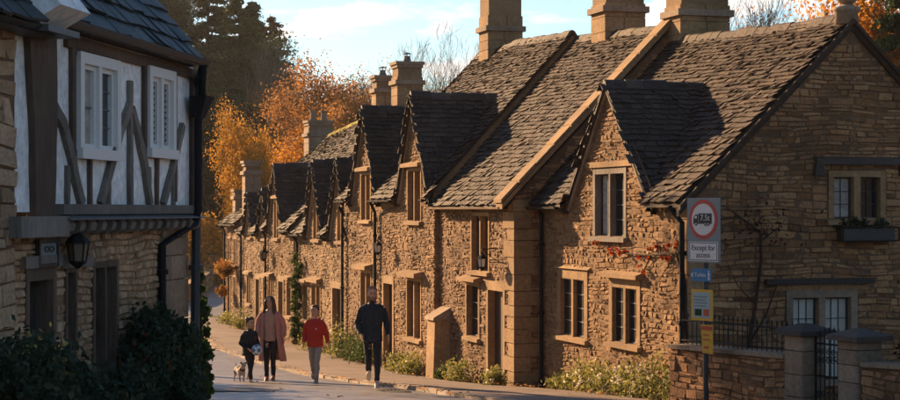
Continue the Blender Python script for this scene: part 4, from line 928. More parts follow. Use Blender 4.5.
# ------------------------------------------------------------------ trees
class TreeGen:
    def __init__(s, seed): s.r = random.Random(seed); s.m = MB(); s.tips = []
    def tube(s, pts, rad, seg): s.m.loft(pts, rad, seg, ref=(.3, .8, .1), caps=False)
    def branch(s, p, d, L, r, lev, maxlev, kids, spread, upb, segs=5, start=.32, lk=1.0):
        R_ = s.r; pts = [p.copy()]; rad = [r]; q = p.copy(); dd = d.copy()
        for i in range(segs):
            dd = (dd+Vector((R_.gauss(0, .16), R_.gauss(0, .16), R_.gauss(0, .12)+upb*.12))).normalized(); q = q+dd*(L/segs); pts.append(q.copy()); rad.append(max(.006, r*(1-.78*(i+1)/segs)))
        s.tube(pts, rad, 7 if lev == 0 else 5 if lev == 1 else 3)
        if lev >= maxlev-1: s.tips += [tuple(pts[i]) for i in range(2, len(pts))]
        if lev < maxlev:
            n = kids[lev]
            for k in range(n):
                f0 = start if lev == 0 else .2; f = f0+(1-f0)*(k+R_.random())/n; i = min(int(f*segs), segs-1); pp = pts[i].lerp(pts[i+1], f*segs-i)
                ax = (pts[i+1]-pts[i]).normalized(); rv = Vector((R_.gauss(0, 1), R_.gauss(0, 1), R_.gauss(0, 1))); sd = (rv-ax*rv.dot(ax)).normalized(); an = R_.uniform(spread[0], spread[1])
                nd_ = (ax*math.cos(an)+sd*math.sin(an)+Vector((0, 0, upb*.25))).normalized()
                s.branch(pp, nd_, L*(lk if lev == 0 else 1)*R_.uniform(.48, .72)*(1.1-.35*f), rad[i]*R_.uniform(.45, .65), lev+1, maxlev, kids, spread, upb, 4 if lev else 5)
def proto(kind, seed, leaf=None, nleaf=9000, size=.22, H=12, r=.3, kids=(9, 6, 5), spread=(.5, 1.05), upb=.5, maxlev=3, sig=.28, bark='bark', start=.32, lk=1.0):
    rng = np.random.default_rng(seed)
    g = TreeGen(seed)
    if kind == 'conifer':
        pts = [Vector((0, 0, H*i/8)) for i in range(9)]; g.tube(pts, [r*(1-.95*i/8) for i in range(9)], 7); L = []
        nb = int(H*6.0)
        for k in range(nb):
            f = .08+.9*(k+g.r.random())/nb; z = H*f; ln = H*.21*(1-f)**.75*g.r.uniform(.7, 1.2)+.12; a = g.r.uniform(0, 6.28); tip = Vector((math.cos(a)*ln, math.sin(a)*ln, z-ln*g.r.uniform(.0, .35))); b0 = Vector((0, 0, z)); md = b0.lerp(tip, .5)+Vector((0, 0, .1*ln))
            g.tube([b0, md, tip], [r*.22*(1-f)+.012, r*.12*(1-f)+.01, .006], 3)
            n = int(nleaf/nb*(.4+1.2*(1-f))); t = rng.uniform(.15, 1.05, n)**.8; base = np.outer(1-t, b0)+np.outer(t, tip); base[:, 2] += .1*ln*np.sin(t*3.14)
            L.append(base+rng.normal(size=(n, 3))*np.array([1, 1, .55])*(.06+.10*ln)*(.4+t)[:, None])
        C = np.vstack(L)
    else:
        g.branch(Vector((0, 0, -.3)), Vector((0, 0, 1)), H*.62, r, 0, maxlev, kids, spread, upb, 6, start, lk)
        T = np.array(g.tips); C = T[rng.integers(0, len(T), nleaf)]+rng.normal(size=(nleaf, 3))*sig if nleaf else None
    tm = bpy.data.meshes.new('trunk'); tm.from_pydata(g.m.v, [], g.m.f); tm.materials.append(MATS[bark]); tm.update()
    cm = None
    if C is not None and len(C): V, Fq = leaf_quads(C, size, rng, .65); cm = np_mesh('crown', V, Fq, leaf)
    zmax = max(v[2] for v in g.m.v) if C is None else max(C[:, 2].max(), 1)
    return tm, cm, zmax
def tree(name, label, pr, x, y, height, rot=0, wide=1.0, group=None, zoff=0):
    tm, cm, zm = pr; z = gz(x, y)-.1+zoff; e = bpy.data.objects.new(name, None); COL.objects.link(e); e.location = (x, y, z); k = height/zm; e.rotation_euler = (0, 0, rot); e.scale = (k*wide, k*wide, k); tag(e, label, 'tree', group)
    for nm, me in (('trunk', tm), ('crown', cm)):
        if me: o = bpy.data.objects.new(nm, me); COL.objects.link(o); o.parent = e
    return e
BK = 'trees on the hillside behind the village'
p_con = proto('conifer', 1, 'leaf_conifer', 55000, .20, 16, .3); p_con2 = proto('conifer', 2, 'leaf_dark', 55000, .21, 15, .3); p_rust = proto('conifer', 3, 'leaf_rust', 24000, .17, 13, .25)
p_dark = proto('broad', 4, 'leaf_dark', 40000, .19, 14, .4, sig=.55); p_gold = proto('broad', 5, 'leaf_gold', 34000, .125, 10, .28, sig=.36, kids=(12, 7, 5)); p_orange = proto('broad', 6, 'leaf_orange', 24000, .12, 10, .28, sig=.34)
p_brown = proto('broad', 7, 'leaf_brown', 26000, .12, 11, .3, sig=.36); p_brown2 = proto('broad', 8, 'leaf_brown', 18000, .115, 11, .32, sig=.30, spread=(.6, 1.25)); p_tan = proto('broad', 9, 'leaf_tan', 9000, .10, 11, .22, sig=.3, upb=1.0, spread=(.35, .8), bark='bark_pale')
p_bare = proto('broad', 10, None, 0, 0, 11, .20, kids=(10, 7, 6, 4), upb=1.0, spread=(.35, .85), maxlev=4, bark='bark_pale'); p_bare2 = proto('broad', 11, 'leaf_tan', 1500, .09, 11, .2, kids=(11, 7, 6, 4), upb=.9, spread=(.4, .9), maxlev=4, sig=.15)
def at(px, Y): return (px-450)/1750*Y
TL = [  # kind, label, mesh, picture column, distance, top z, rotation, width
 ('conifer_tree', 'tall dark green conifer rising past the top behind the timber house gutter', p_con, 208, 150, 20.5, .3, 1.3),
 ('conifer_tree', 'broad dark evergreen just right of the timber house corner', p_con2, 240, 144, 17.6, 1.2, 1.5),
 ('dark_tree', 'large dense dark green tree filling the gap beside the timber house', p_dark, 207, 128, 12.0, 2.0, .95),
 ('dark_tree', 'dark leafy tree above the timber house roof verge', p_dark, 168, 160, 22.0, .8, 1.1),
 ('conifer_tree', 'slim dark conifer left of the rust coloured spire tree', p_con, 252, 156, 18.6, 2.2, 1.2),
 ('conifer_tree', 'pointed rust brown larch standing above the golden tree', p_rust, 270, 150, 16.6, 1.0, 1.5),
 ('dark_tree', 'rounded dark tree low behind the golden tree', p_dark, 255, 132, 10.5, 4.0, 1.0),
 ('dark_tree', 'green tree filling in below the conifers beside the gutter end', p_dark, 228, 134, 14.0, 5.1, 1.0),
 ('autumn_tree', 'bright golden orange tree above the far end of the terrace', p_gold, 259, 95, 6.2, 1.0, .72),
 ('autumn_tree', 'second golden orange tree close to the terrace end chimney', p_orange, 286, 97, 5.4, 2.4, .95),
 ('autumn_tree', 'orange brown oak with dark crooked limbs against the sky', p_brown2, 335, 104, 10.6, .5, 1.0),
 ('autumn_tree', 'russet tree filling the space above the mossy ridge', p_brown, 308, 100, 7.4, 1.7, 1.15),
 ('autumn_tree', 'brown leaved tree behind the twin cowled chimneys', p_brown, 358, 110, 8.2, 3.0, 1.2),
 ('autumn_tree', 'thin tan birch rising left of the cowled chimneys', p_tan, 378, 118, 10.8, .2, 1.0),
 ('autumn_tree', 'rusty brown tree peeping out right of the cowled chimneys', p_brown2, 414, 120, 9.8, 4.0, 1.0),
 ('autumn_tree', 'muted brown tree standing behind the golden tree', p_brown, 296, 116, 8.6, .9, 1.1),
 ('autumn_tree', 'brown crown between the oak and the thin birch', p_brown, 352, 121, 10.0, 2.6, 1.0),
 ('bare_tree', 'pale bare twigged tree between the rust larch and the oak', p_bare, 296, 122, 12.4, 0, .9),
 ('bare_tree', 'bare tree with fine branches left of the tall ridge chimney', p_bare, 458, 112, 11.9, 1.0, 1.0),
 ('bare_tree', 'second lower bare tree beside the tall ridge chimney', p_bare2, 440, 108, 8.8, 2.0, 1.0),
 ('bare_tree', 'leafless tree above the right roof nearest the big chimney', p_bare, 748, 66, 8.4, .4, .9),
 ('bare_tree', 'leafless tree in the middle of the skyline over the right roof', p_bare2, 780, 70, 8.9, 1.5, .9),
 ('bare_tree', 'leafless tree with a few tan leaves left of the ball finial', p_bare2, 820, 64, 8.4, 3.0, .9),
 ('autumn_tree', 'orange leaved tree showing right of the ball finial', p_orange, 880, 58, 8.2, .4, .8),
 ('conifer_tree', 'dark green conifer at the upper right edge', p_con2, 905, 54, 8.6, .4, .75),
 ('autumn_tree', 'faded brown tree low behind the oak and birch', p_brown, 392, 106, 6.2, 5.0, 1.2),
 ('autumn_tree', 'russet brown tree right behind the tall ridge chimney', p_brown2, 436, 130, 9.4, 5.4, 1.1),
]
for nm, lb_, pr, px, Y, zt, rot, wd in TL:
    x = at(px, Y); tree(nm, lb_, pr, x, Y, zt-gz(x, Y)+.1, rot, wd, BK)
# woodland higher on the hill, one mass
rng = np.random.default_rng(5); bl = []
for k in range(150):
    y = rng.uniform(128, 178); x = at(rng.uniform(-150, 470), y); bl.append(((x, y, gz(x, y)+rng.uniform(1.2, 3.2)), (2.4, 2.4, rng.uniform(2.0, 3.4)), 420))
wd_pts = cluster(bl[:95], rng, .3, 14); V, Fq = leaf_quads(wd_pts, .5, rng); tag(link('woodland', np_mesh('woodland', V, Fq, 'leaf_dark')), 'dark green woodland covering the hillside', 'woodland', kind='stuff')
wd_pts = cluster(bl[95:], rng, .3, 14); V, Fq = leaf_quads(wd_pts, .45, rng); tag(link('woodland', np_mesh('woodland', V, Fq, 'leaf_brown')), 'brown autumn woodland covering the hillside', 'woodland', kind='stuff')
# golden sunlit hedge beside the bridge
def g3(x, y, dz=0): return (x, y, gz(x, y)+dz)
shrub('golden_bush', 'rounded golden bush glowing behind the low bridge wall', 'bush', g3(-12.4, 92), [((-12.4, 92, -2.2), (1.7, 1.3, 1.7), 2600), ((-13.2, 92.5, -1.4), (1.0, 1.0, 1.1), 1000), ((-11.6, 91.8, -3.0), (1.2, 1.0, 1.0), 1000)], 'leaf_gold', .17, 21)
bw = empty('bridge_wall', g3(-12.0, 84), 'low curved stone wall along the far road', 'wall')
BWp = [(-11.9, 74), (-11.75, 78), (-11.8, 82), (-12.1, 87), (-12.3, 92), (-12.7, 97)]
for k, (p, q) in enumerate(zip(BWp, BWp[1:])):
    d = Vector((q[0]-p[0], q[1]-p[1], 0)); L = d.length; d.normalize(); F_ = frame(p[0], p[1], d.x, d.y, d.y, -d.x)
    z0, z1 = gz(*p), gz(*q); wall(bw, F_, 0, L, min(z0, z1)-.3, [(0, z0+.78), (L, z1+.78)], stone='rubble_grey', mortar='mortar_dark', seed=200+k, hs=(.12, .2), ws=(.2, .45))
    m = MB(); m.hexa([F_(0, -.36, z0+.78), F_(L, -.36, z1+.78), F_(L, .06, z1+.78), F_(0, .06, z0+.78), F_(0, -.36, z0+.88), F_(L, -.36, z1+.88), F_(L, .06, z1+.86), F_(0, .06, z0+.86)]); m.build('coping', 'ashlar', bw)

# ------------------------------------------------------------------ shrubs and climbers
z = gz(-3.5, 17)
shrub('garden_shrub', 'big dark evergreen shrub under the left door at the picture edge', 'shrub', (-3.6, 16.2, gz(-3.6, 16.2)), [((-3.75, 16.0, -1.85), (.42, .6, .62), 5200), ((-3.45, 16.5, -2.1), (.42, .6, .5), 4200), ((-3.3, 17.0, -2.3), (.35, .5, .38), 2800), ((-3.7, 15.2, -1.7), (.4, .5, .6), 2500)], 'leaf_shrub', .075, 31, stems=10)
shrub('rose_shrub', 'dark shrub dotted with red blooms against the timber house wall', 'shrub', (-3.25, 20.4, gz(-3.25, 20.4)), [((-3.45, 19.9, -1.7), (.26, .6, .5), 4200), ((-3.25, 20.6, -1.85), (.28, .6, .55), 4600), ((-3.28, 21.4, -1.95), (.18, .45, .58), 3400), ((-3.45, 18.9, -2.1), (.26, .5, .45), 3000), ((-3.1, 20.6, -2.45), (.22, .7, .4), 2600), ((-3.4, 20.5, -1.4), (.18, .4, .25), 1200)], 'leaf_shrub', .07, 32, flowers=('petal_red', 46, .05), stems=12)
shrub('ivy', 'ivy climbing the pipe at the far corner of the timber house', 'climber', (-3.1, 22.3, gz(-3.1, 22.3)), [((-3.2, 22.35, -1.05), (.08, .15, .35), 300), ((-3.2, 22.4, -1.6), (.10, .2, .5), 800), ((-3.18, 22.4, -2.1), (.12, .22, .5), 1000), ((-3.2, 22.25, -.75), (.05, .08, .2), 80)], 'leaf_green', .085, 33, stems=8, aspect=.85)
# flowers along the sunlit front of the corner house
for k, (s, b, h, w, lf, fl) in enumerate([(-1.6, .15, .26, .35, 'leaf_lime', None), (-2.5, .2, .32, .4, 'leaf_lime', ('petal_white', 30, .05)), (-3.5, .25, .5, .5, 'leaf_lime', ('petal_white', 60, .055)), (-4.4, .25, .42, .45, 'leaf_lime', ('petal_white', 60, .055)), (-5.3, .25, .5, .5, 'leaf_lime', ('petal_white', 70, .055)), (-6.2, .25, .55, .5, 'leaf_lime', ('petal_white', 50, .05)), (-7.0, .2, .42, .35, 'leaf_lime', ('petal_white', 25, .05))]):
    x, y, _ = PR(s, b, 0); zg_ = gz(x, y)-.1
    lbls = ['low lime green clump nearest the drainpipe', 'small pale flowering clump under the first ground window', 'tall feathery flowering clump between the two ground windows', 'white flowering clump under the right ground window', 'bushy white flowering clump right of the ground windows', 'sunlit flowering clump near the house corner', 'yellow green clump at the house corner by the sign']
    shrub('flower_clump', lbls[k]+' of the corner house', 'plant', (x, y, zg_), [((x, y, zg_+h*.55), (w*.8, w*.75, h*.6), 700), ((x+.2, y-.2, zg_+h*.35), (w*.7, w*.5, h*.4), 350)], lf, .075, 300+k, flowers=fl, stems=8, aspect=.4, up=.9, per=14, sub=.3)
rows = [(2.5, .45, .5, 'sunlit weedy clump between the buttress and the narrow door', 'leaf_lime'), (3.5, .3, .35, 'small plant at the foot of the buttress shadow', 'leaf_green'), (6.2, .5, .55, 'yellow green plant clump under the ground window left of the buttress', 'leaf_lime'), (7.4, .45, .5, 'grassy clump left of the buttress window', 'leaf_lime'), (10.7, .75, .7, 'bushy plant behind the walking man', 'leaf_green'), (12.0, .7, .7, 'leafy shrub by the wall left of the man', 'leaf_green'), (13.3, .95, .75, 'taller pale shrub between the man and the red top boy', 'leaf_lime'), (16.6, .7, .6, 'low green plant by the wall behind the red top boy', 'leaf_lime'), (.15, .35, .35, 'green tuft at the corner of the nearest cottage', 'leaf_lime'), (28.5, .6, .6, 'yellow green plant at the wall beyond the small boy', 'leaf_lime'), (31.5, .55, .6, 'lime plant below the hanging flower basket', 'leaf_lime')]
for k, (s, h, w, lab, lf) in enumerate(rows):
    x, y, _ = ROW(s, .38, 0); zg_ = gz(x, y)-.1
    shrub('wall_plant', lab, 'plant', (x, y, zg_), [((x, y, zg_+h*.5), (w*.6, w*.75, h*.55), 700), ((x-.05, y+.25, zg_+h*.35), (w*.4, w*.55, h*.4), 350)], lf, .075, 340+k, flowers=('petal_white', 18, .05) if lf == 'leaf_lime' else None, stems=7, aspect=.45, up=.7, per=14, sub=.3)
# climber on the terrace between cottages
bl = [(ROW(20.0, .16, zc), (.16, .3, .4), 420) for zc in np.arange(-4.0, -1.7, .45)]
shrub('climbing_shrub', 'green climber up the terrace wall behind the woman', 'climber', (*rowxy(20.0, .16), gz(*rowxy(20, .16))), bl, 'leaf_green', .1, 361, stems=5)
# red creeper along the corner house
rc = [(PR(s, .06, zc), (.12, .22, .09), n) for s, zc, n in [(-3.2, -.60, 40), (-3.7, -.72, 60), (-4.3, -.70, 60), (-4.9, -.80, 70), (-5.5, -.72, 80), (-6.0, -.62, 90), (-6.5, -.55, 100), (-6.85, -.62, 80), (-6.2, -.85, 60), (-5.2, -1.0, 30)]]
rc = [(c_, r_, n_//2) for c_, r_, n_ in rc]
rcx = shrub('red_creeper', 'creeper with red autumn leaves across the corner house front', 'climber', PR(-6.8, .2, -3.3), rc, 'leaf_red', .06, 371, stems=0, aspect=.9)
rcx.location.z = gz(*PR(-6.8, .2, 0)[:2])
for ch in rcx.children: ch.matrix_parent_inverse = Matrix.Translation(-rcx.location)
m = MB(); m.loft([PR(-7.0, .05, -3.4), PR(-6.95, .05, -1.2), PR(-6.6, .06, -.68), PR(-5.6, .05, -.75), PR(-4.6, .05, -.75), PR(-3.2, .05, -.62)], [.025, .022, .02, .016, .012, .005], 5); m.build('vine_stem', 'bark', rcx)
for q in ([(-6.6, -.68), (-6.3, -.9), (-5.9, -1.15)], [(-5.6, -.75), (-5.3, -1.0), (-4.9, -1.2)], [(-6.0, -.72), (-5.8, -.5), (-5.4, -.42)]):
    m = MB(); m.loft([PR(a, .05, c) for a, c in q], [.014, .01, .004], 4); m.build('twig', 'bark', rcx)
# bare vine on the shaded gable
bv = empty('bare_vine', (*PG(1.15, .1, 0)[:2], gz(*PG(1.15, .1, 0)[:2])), 'leafless dark vine trained up the shaded gable wall', 'climber')
for pts, r in (([(1.05, -3.2), (1.0, -2.2), (1.12, -1.5), (1.22, -.8), (1.2, -.35), (.85, -.12), (.35, -.15), (.1, -.3)], .035), ([(1.02, -2.1), (1.3, -1.7), (1.45, -1.3), (1.6, -1.05)], .02), ([(1.2, -.5), (1.5, -.3), (1.7, -.1)], .014), ([(.85, -.12), (.6, .05), (.3, .1)], .014), ([(1.1, -1.5), (.8, -1.2), (.6, -.8)], .012)):
    m = MB(); n = len(pts); m.loft([PG(a, .07, c) for a, c in pts], [r*(1-.75*i/(n-1)) for i in range(n)], 6); m.build('stem', 'bark', bv)
rng = np.random.default_rng(77); C = np.array([PG(1.2+.5*rng.normal()*.6, .06+rng.uniform(0, .05), -.25+.18*rng.normal()) for _ in range(160)]); V, Fq = leaf_quads(C, .06, rng); link('dry_leaves', np_mesh('dry_leaves', V, Fq, 'leaf_maroon'), bv)
# plants behind the right garden wall and in the window box
for k, (a, h, lab) in enumerate([(1.9, .5, 'dark red leaved bush behind the garden wall at the right edge'), (3.0, .55, 'second dark red bush just outside the right edge')]):
    c = Vector(GW(a, -.75, 0)); zg_ = gz(c.x, c.y)
    shrub('garden_bush', lab, 'bush', (c.x, c.y, zg_), [((c.x, c.y, -2.0), (.4, .45, .42), 2200), ((c.x, c.y, -2.35), (.45, .5, .4), 1600)], 'leaf_maroon', .07, 380+k, flowers=('petal_red', 14, .05))
shrub('box_plant', 'dark trailing plants growing in the iron window box', 'plant', PG(3.05, .15, -.3), [(PG(2.75, .15, -.24), (.25, .1, .1), 420), (PG(3.1, .15, -.22), (.28, .1, .12), 480), (PG(3.4, .15, -.25), (.16, .1, .08), 260)], 'leaf_shrub', .05, 390, stems=3)
# hanging baskets on the farthest cottage
for k, (s, zc, r, lab) in enumerate([(31.5, -2.1, .36, 'large hanging basket of orange flowers on the farthest cottage'), (32.2, -3.0, .2, 'small low flower pot basket under the large hanging basket')]):
    c = Vector(P6(s, .38, zc)); e = shrub('flower_basket', lab, 'flower basket', tuple(c-Vector((0, 0, r))), [(tuple(c), (r, r, r*.8), 700), (tuple(c-Vector((0, 0, r*.4))), (r*.8, r*.8, r*.6), 300)], 'petal_orange', .075, 395+k, stems=0, fname='flowers')
    m = MB(); m.loft([c-Vector((0, 0, r)), c-Vector((0, 0, r*.7)), c-Vector((0, 0, r*.2))], [.05, r*.5, r*.75], 12); m.build('basket', 'bark', e); m = MB(); m.loft([P6(s, 0, zc+.5), P6(s, .38, zc+.55), tuple(c)], [.014]*3, 5); m.build('bracket', 'iron', e)
# unseen hedge added behind the timber house to shade the near road
hc = rowxy(3.5, 9.0); bl = []
for q in np.arange(0, 9, 1.3):
    x, y = rowxy(-.5+q, 9.0); bl.append(((x, y, gz(x, y)+1.8), (.75, .95, 1.9), 1200))
shrub('hedge', 'unseen tall hedge added behind the timber house to shade the road', 'hedge', (*hc, gz(*hc)), bl, 'leaf_dark', .16, 399, stems=10)

# ------------------------------------------------------------------ people and dog
def remesh(o, vox, sm=4):
    m = o.modifiers.new('remesh', 'REMESH'); m.mode = 'VOXEL'; m.voxel_size = vox; m.use_smooth_shade = True
    q = o.modifiers.new('smooth', 'SMOOTH'); q.factor = .5; q.iterations = sm
    return o
FOLD = bpy.data.textures.new('folds', 'CLOUDS'); FOLD.noise_scale = .09; FOLD.noise_depth = 2
def folds(o, k=.022):
    d = o.modifiers.new('folds', 'DISPLACE'); d.texture = FOLD; d.strength = k; d.mid_level = .5
    return o
def arc(p, q, bend, n=3):
    p = Vector(p); q = Vector(q); return [p.lerp(q, i/n)+Vector(bend)*math.sin(math.pi*i/n) for i in range(n+1)]
def hand(mb, w, d, side, k=1.0, curl=.5):
    """palm, four unequal bent fingers and a thumb at the wrist point w, pointing along d"""
    w = Vector(w); d = Vector(d).normalized(); lat = Vector((0, 1, 0)); lat = (lat-d*lat.dot(d)).normalized(); nrm = d.cross(lat)*(-side)
    mb.loft([w-d*.02*k, w+d*.03*k, w+d*.085*k], [(.02*k, .026*k), (.018*k, .038*k), (.014*k, .038*k)], 8, ref=tuple(nrm))
    for i, ln in enumerate((.066, .074, .07, .056)):
        b = w+d*.08*k+lat*((i-1.5)*-.019*k); m_ = b+d*ln*.5*k+nrm*ln*.12*curl*k; e = b+d*ln*.86*k+nrm*ln*.55*curl*k
        mb.loft([b, m_, e], [.0095*k, .009*k, .0075*k], 6)
    b = w+d*.03*k+lat*.034*k; mb.loft([b, b+d*.03*k+lat*.022*k, b+d*.062*k+lat*.022*k+nrm*.015*k], [.011*k, .0105*k, .008*k], 6)
def head_parts(root, hk, c, yaw, hair, style, beard=False, skin_mb=None, k=1.0):
    """head with face; c = chin-level centre; yaw turns it"""
    Rz = Matrix.Rotation(yaw, 3, 'Z'); c = Vector(c); T = lambda x, y, z: tuple(c+Rz @ (Vector((x, y, z))*hk))
    rings = [(0, .03, .035, -.035), (.02, .05, .062, -.022), (.045, .06, .08, -.012), (.08, .068, .09, -.004), (.115, .073, .096, 0), (.145, .075, .098, .003), (.175, .07, .092, .006), (.20, .052, .07, .008), (.215, .02, .03, .008)]
    skin_mb.loft([T(0, y, z) for z, a, b, y in rings], [(a*hk, b*hk) for z, a, b, y in rings], 16, ref=tuple(Rz @ Vector((1, 0, 0))))
    skin_mb.loft([T(0, -.092, .115), T(0, -.112, .085), T(0, -.095, .07)], [.009*hk, .015*hk, .010*hk], 6)
    for sx in (-1, 1): skin_mb.ball(T(sx*.075, .005, .098), (.014*hk, .02*hk, .03*hk), 8, 6)
    m = MB()
    for sx in (-1, 1): m.ball(T(sx*.031, -.088, .115), .009*hk, 8, 6)
    m.build('eyes', 'eye', root)
    m = MB()
    for sx in (-1, 1): m.loft([T(sx*.014, -.097, .134), T(sx*.048, -.083, .135)], [.005*hk]*2, 5)
    m.build('eyebrows', hair, root)
    m = MB(); m.loft([T(-.022, -.086, .045), T(0, -.092, .046), T(.022, -.086, .045)], [.004*hk, .006*hk, .004*hk], 6); m.build('lips', 'lip', root)
    h = MB()
    if style == 'long':
        h.loft([T(0, .02, .235), T(0, .02, .2), T(0, .03, .15), T(0, .04, .08), T(0, .055, .0), T(0, .06, -.1), T(0, .055, -.16)], [(.03*hk, .03*hk), (.075*hk, .085*hk), (.095*hk, .085*hk), (.105*hk, .075*hk), (.12*hk, .06*hk), (.125*hk, .05*hk), (.07*hk, .03*hk)], 16, ref=tuple(Rz @ Vector((1, 0, 0))))
        for sx in (-1, 1): h.loft([T(sx*.03, -.06, .205), T(sx*.078, -.05, .13), T(sx*.092, -.03, .03), T(sx*.105, -.045, -.07), T(sx*.095, -.05, -.14)], [.02*hk, .028*hk, .034*hk, .036*hk, .012*hk], 8)
    else:
        fl = .0 if style == 'short' else .012
        h.loft([T(0, .045, .06), T(0, .035, .10), T(0, .022, .145), T(0, .01, .185), T(0, .002, .215), T(0, .004, .24+fl)], [(.06*hk, .055*hk), (.077*hk, .07*hk), (.083*hk, .085*hk), (.078*hk, .09*hk), (.058*hk, .07*hk), (.02*hk, .025*hk)], 16, ref=tuple(Rz @ Vector((1, 0, 0))))
        rr = random.Random(int(hk*1000))
        for q in range(26):
            a = rr.uniform(0, 6.28); el = rr.uniform(.1, 1.1); p = Vector((.075*math.cos(a)*math.cos(el), .085*math.sin(a)*math.cos(el)+.01, .15+.085*math.sin(el)))
            if p.y < -.05 and p.z < .19: continue
            h.ball(T(*p), (.02+fl)*hk, 6, 4)
    o = h.build('hair', hair, root); remesh(o, .009*hk, 2)
    if beard:
        b = MB(); b.loft([T(-.068, -.03, .08), T(-.058, -.055, .03), T(-.03, -.085, .008), T(0, -.098, .004), T(.03, -.085, .008), T(.058, -.055, .03), T(.068, -.03, .08)], [.012*hk, .018*hk, .02*hk, .022*hk, .02*hk, .018*hk, .012*hk], 8); b.loft([T(-.028, -.097, .058), T(0, -.104, .062), T(.028, -.097, .058)], [.006*hk]*3, 6)
        remesh(b.build('beard', hair, root), .008, 2)
def shoe(root, ank, yaw, pitch, mat, sole, k=1.0, boot=False):
    a = Vector(ank); Rm = Matrix.Rotation(yaw, 3, 'Z') @ Matrix.Rotation(pitch, 3, 'X'); T = lambda x, y, z: tuple(a+Rm @ (Vector((x, y, z))*k))
    m = MB(); m.loft([T(0, .075, -.035), T(0, .05, -.03), T(0, 0, -.025), T(0, -.07, -.042), T(0, -.13, -.052), T(0, -.175, -.058)], [(.026*k, .03*k), (.038*k, .045*k), (.042*k, .05*k), (.045*k, .036*k), (.043*k, .026*k), (.02*k, .014*k)], 10)
    m.loft([T(0, .01, -.03), T(0, .015, .05 if not boot else .12)], [.044*k, .048*k], 10)
    o = remesh(m.build('shoe', mat, root), .012*k, 3)
    m = MB(); m.loft([T(0, 0, -.088), T(0, 0, -.066)], [(.047*k, .13*k)]*2, 14); 
    vs = [Vector(v) for v in m.v]; off = Rm @ Vector((0, -.05*k, 0)); m.v = [tuple(v+off) for v in vs]
    m.build('sole', sole, o)
def person(label, loc, rot, H, sp):
    k = H/1.75; e = bpy.data.objects.new('person', None); COL.objects.link(e); e.location = loc; e.rotation_euler = (0, 0, rot); e['local'] = 1; tag(e, label, 'person')
    S = lambda p: (p[0]*k, p[1]*k, p[2]*k); sk = MB(); hk = k*sp.get('head', 1.06)
    hip = sp.get('hip', .90); lean = sp.get('lean', 0.0); sh_z = sp.get('sh', 1.43); wb = sp.get('build', 1.0)
    Lx = [(-.088, 0, hip), sp['knee'][0], sp['ankle'][0]]; Rx = [(.088, 0, hip), sp['knee'][1], sp['ankle'][1]]
    sx = .172*wb; shl = (-sx, lean, sh_z-.01); shr = (sx, lean, sh_z-.01)
    arms = [[shl, sp['elbow'][0], sp['wrist'][0]], [shr, sp['elbow'][1], sp['wrist'][1]]]
    # body: one continuous skin surface
    sk.loft([S((0, 0, hip-.06)), S((0, 0, hip+.05)), S((0, lean*.4, hip+.18)), S((0, lean*.8, hip+.36)), S((0, lean, sh_z-.03)), S((0, lean, sh_z+.03)), S((0, lean-.005, sh_z+.09)), S((0, lean-.01, sh_z+.15))], [(.14*k*wb, .10*k), (.15*k*wb, .105*k), (.13*k*wb, .095*k), (.155*k*wb, .105*k), (.165*k*wb, .09*k), (.10*k, .07*k), (.052*k, .055*k), (.052*k, .058*k)], 14)
    for leg in (Lx, Rx): sk.loft([S(leg[0]), S(tuple((a+b)/2 for a, b in zip(leg[0], leg[1]))), S(leg[1]), S(tuple(a*.6+b*.4 for a, b in zip(leg[1], leg[2]))), S(leg[2])], [.078*k, .068*k, .05*k, .05*k, .034*k], 10)
    for i, arm in enumerate(arms):
        sk.loft([S(arm[0]), S(arm[1]), S(arm[2])], [.048*k, .037*k, .024*k], 10)
        d = Vector(arm[2])-Vector(arm[1])
        if sp.get('hands', (1, 1))[i]: hand(sk, S(arm[2]), d, -1 if i == 0 else 1, k, sp.get('curl', .5))
    ch = (0, (lean-.012)*k, (sh_z+.105)*k)
    head_parts(e, hk, ch, sp.get('yaw', 0), sp['hair'], sp['style'], sp.get('beard', False), sk, k)
    remesh(sk.build('body', 'skin', e), .0085, 3)
    # trousers
    t = MB(); wl = sp.get('leg_w', 1.0); t.loft([S((0, 0, hip-.05)), S((0, 0, hip+.03)), S((0, lean*.2, hip+.13))], [(.155*k*wb, .115*k), (.16*k*wb, .12*k), (.15*k*wb, .112*k)], 14)
    for leg in (Lx, Rx):
        mid = tuple((a+b)/2 for a, b in zip(leg[0], leg[1])); cal = tuple(a*.55+b*.45 for a, b in zip(leg[1], leg[2])); t.loft([S(leg[0]), S(mid), S(leg[1]), S(cal), S(tuple(a*.06+b*.94 for a, b in zip(leg[1], leg[2])))], [.092*k*wl, .08*k*wl, .064*k*wl, .062*k*wl, .05*k*wl], 10)
    folds(remesh(t.build('trousers', sp['legs'], e), .011, 5), .024)
    # top with sleeves
    j = MB(); hem = sp.get('hem', hip-.06); jb = sp.get('bulk', 1.0)*wb
    j.loft([S((0, lean*.1, hem)), S((0, lean*.15, hem+.03)), S((0, lean*.4, hip+.16)), S((0, lean*.8, hip+.34)), S((0, lean, sh_z-.05)), S((0, lean, sh_z+.02)), S((0, lean, sh_z+.065))], [(.165*k*jb, .128*k*jb), (.175*k*jb, .136*k*jb), (.165*k*jb, .13*k*jb), (.182*k*jb, .135*k*jb), (.165*k*jb, .118*k), (.11*k, .09*k), (.066*k, .07*k)], 16)
    for arm in arms:
        A0, A1, A2 = [Vector(S(p)) for p in arm]; w = A1.lerp(A2, .93); j.loft([Vector((A0.x*.45, A0.y, A0.z+.012*k)), Vector((A0.x*.82, A0.y, A0.z-.012*k)), A0+Vector((0, 0, -.05*k)), A0.lerp(A1, .5), A1, A1.lerp(A2, .5), w], [.045*k, .058*k*jb, .064*k*jb, .06*k*jb, .055*k*jb, .05*k*jb, .042*k], 12)
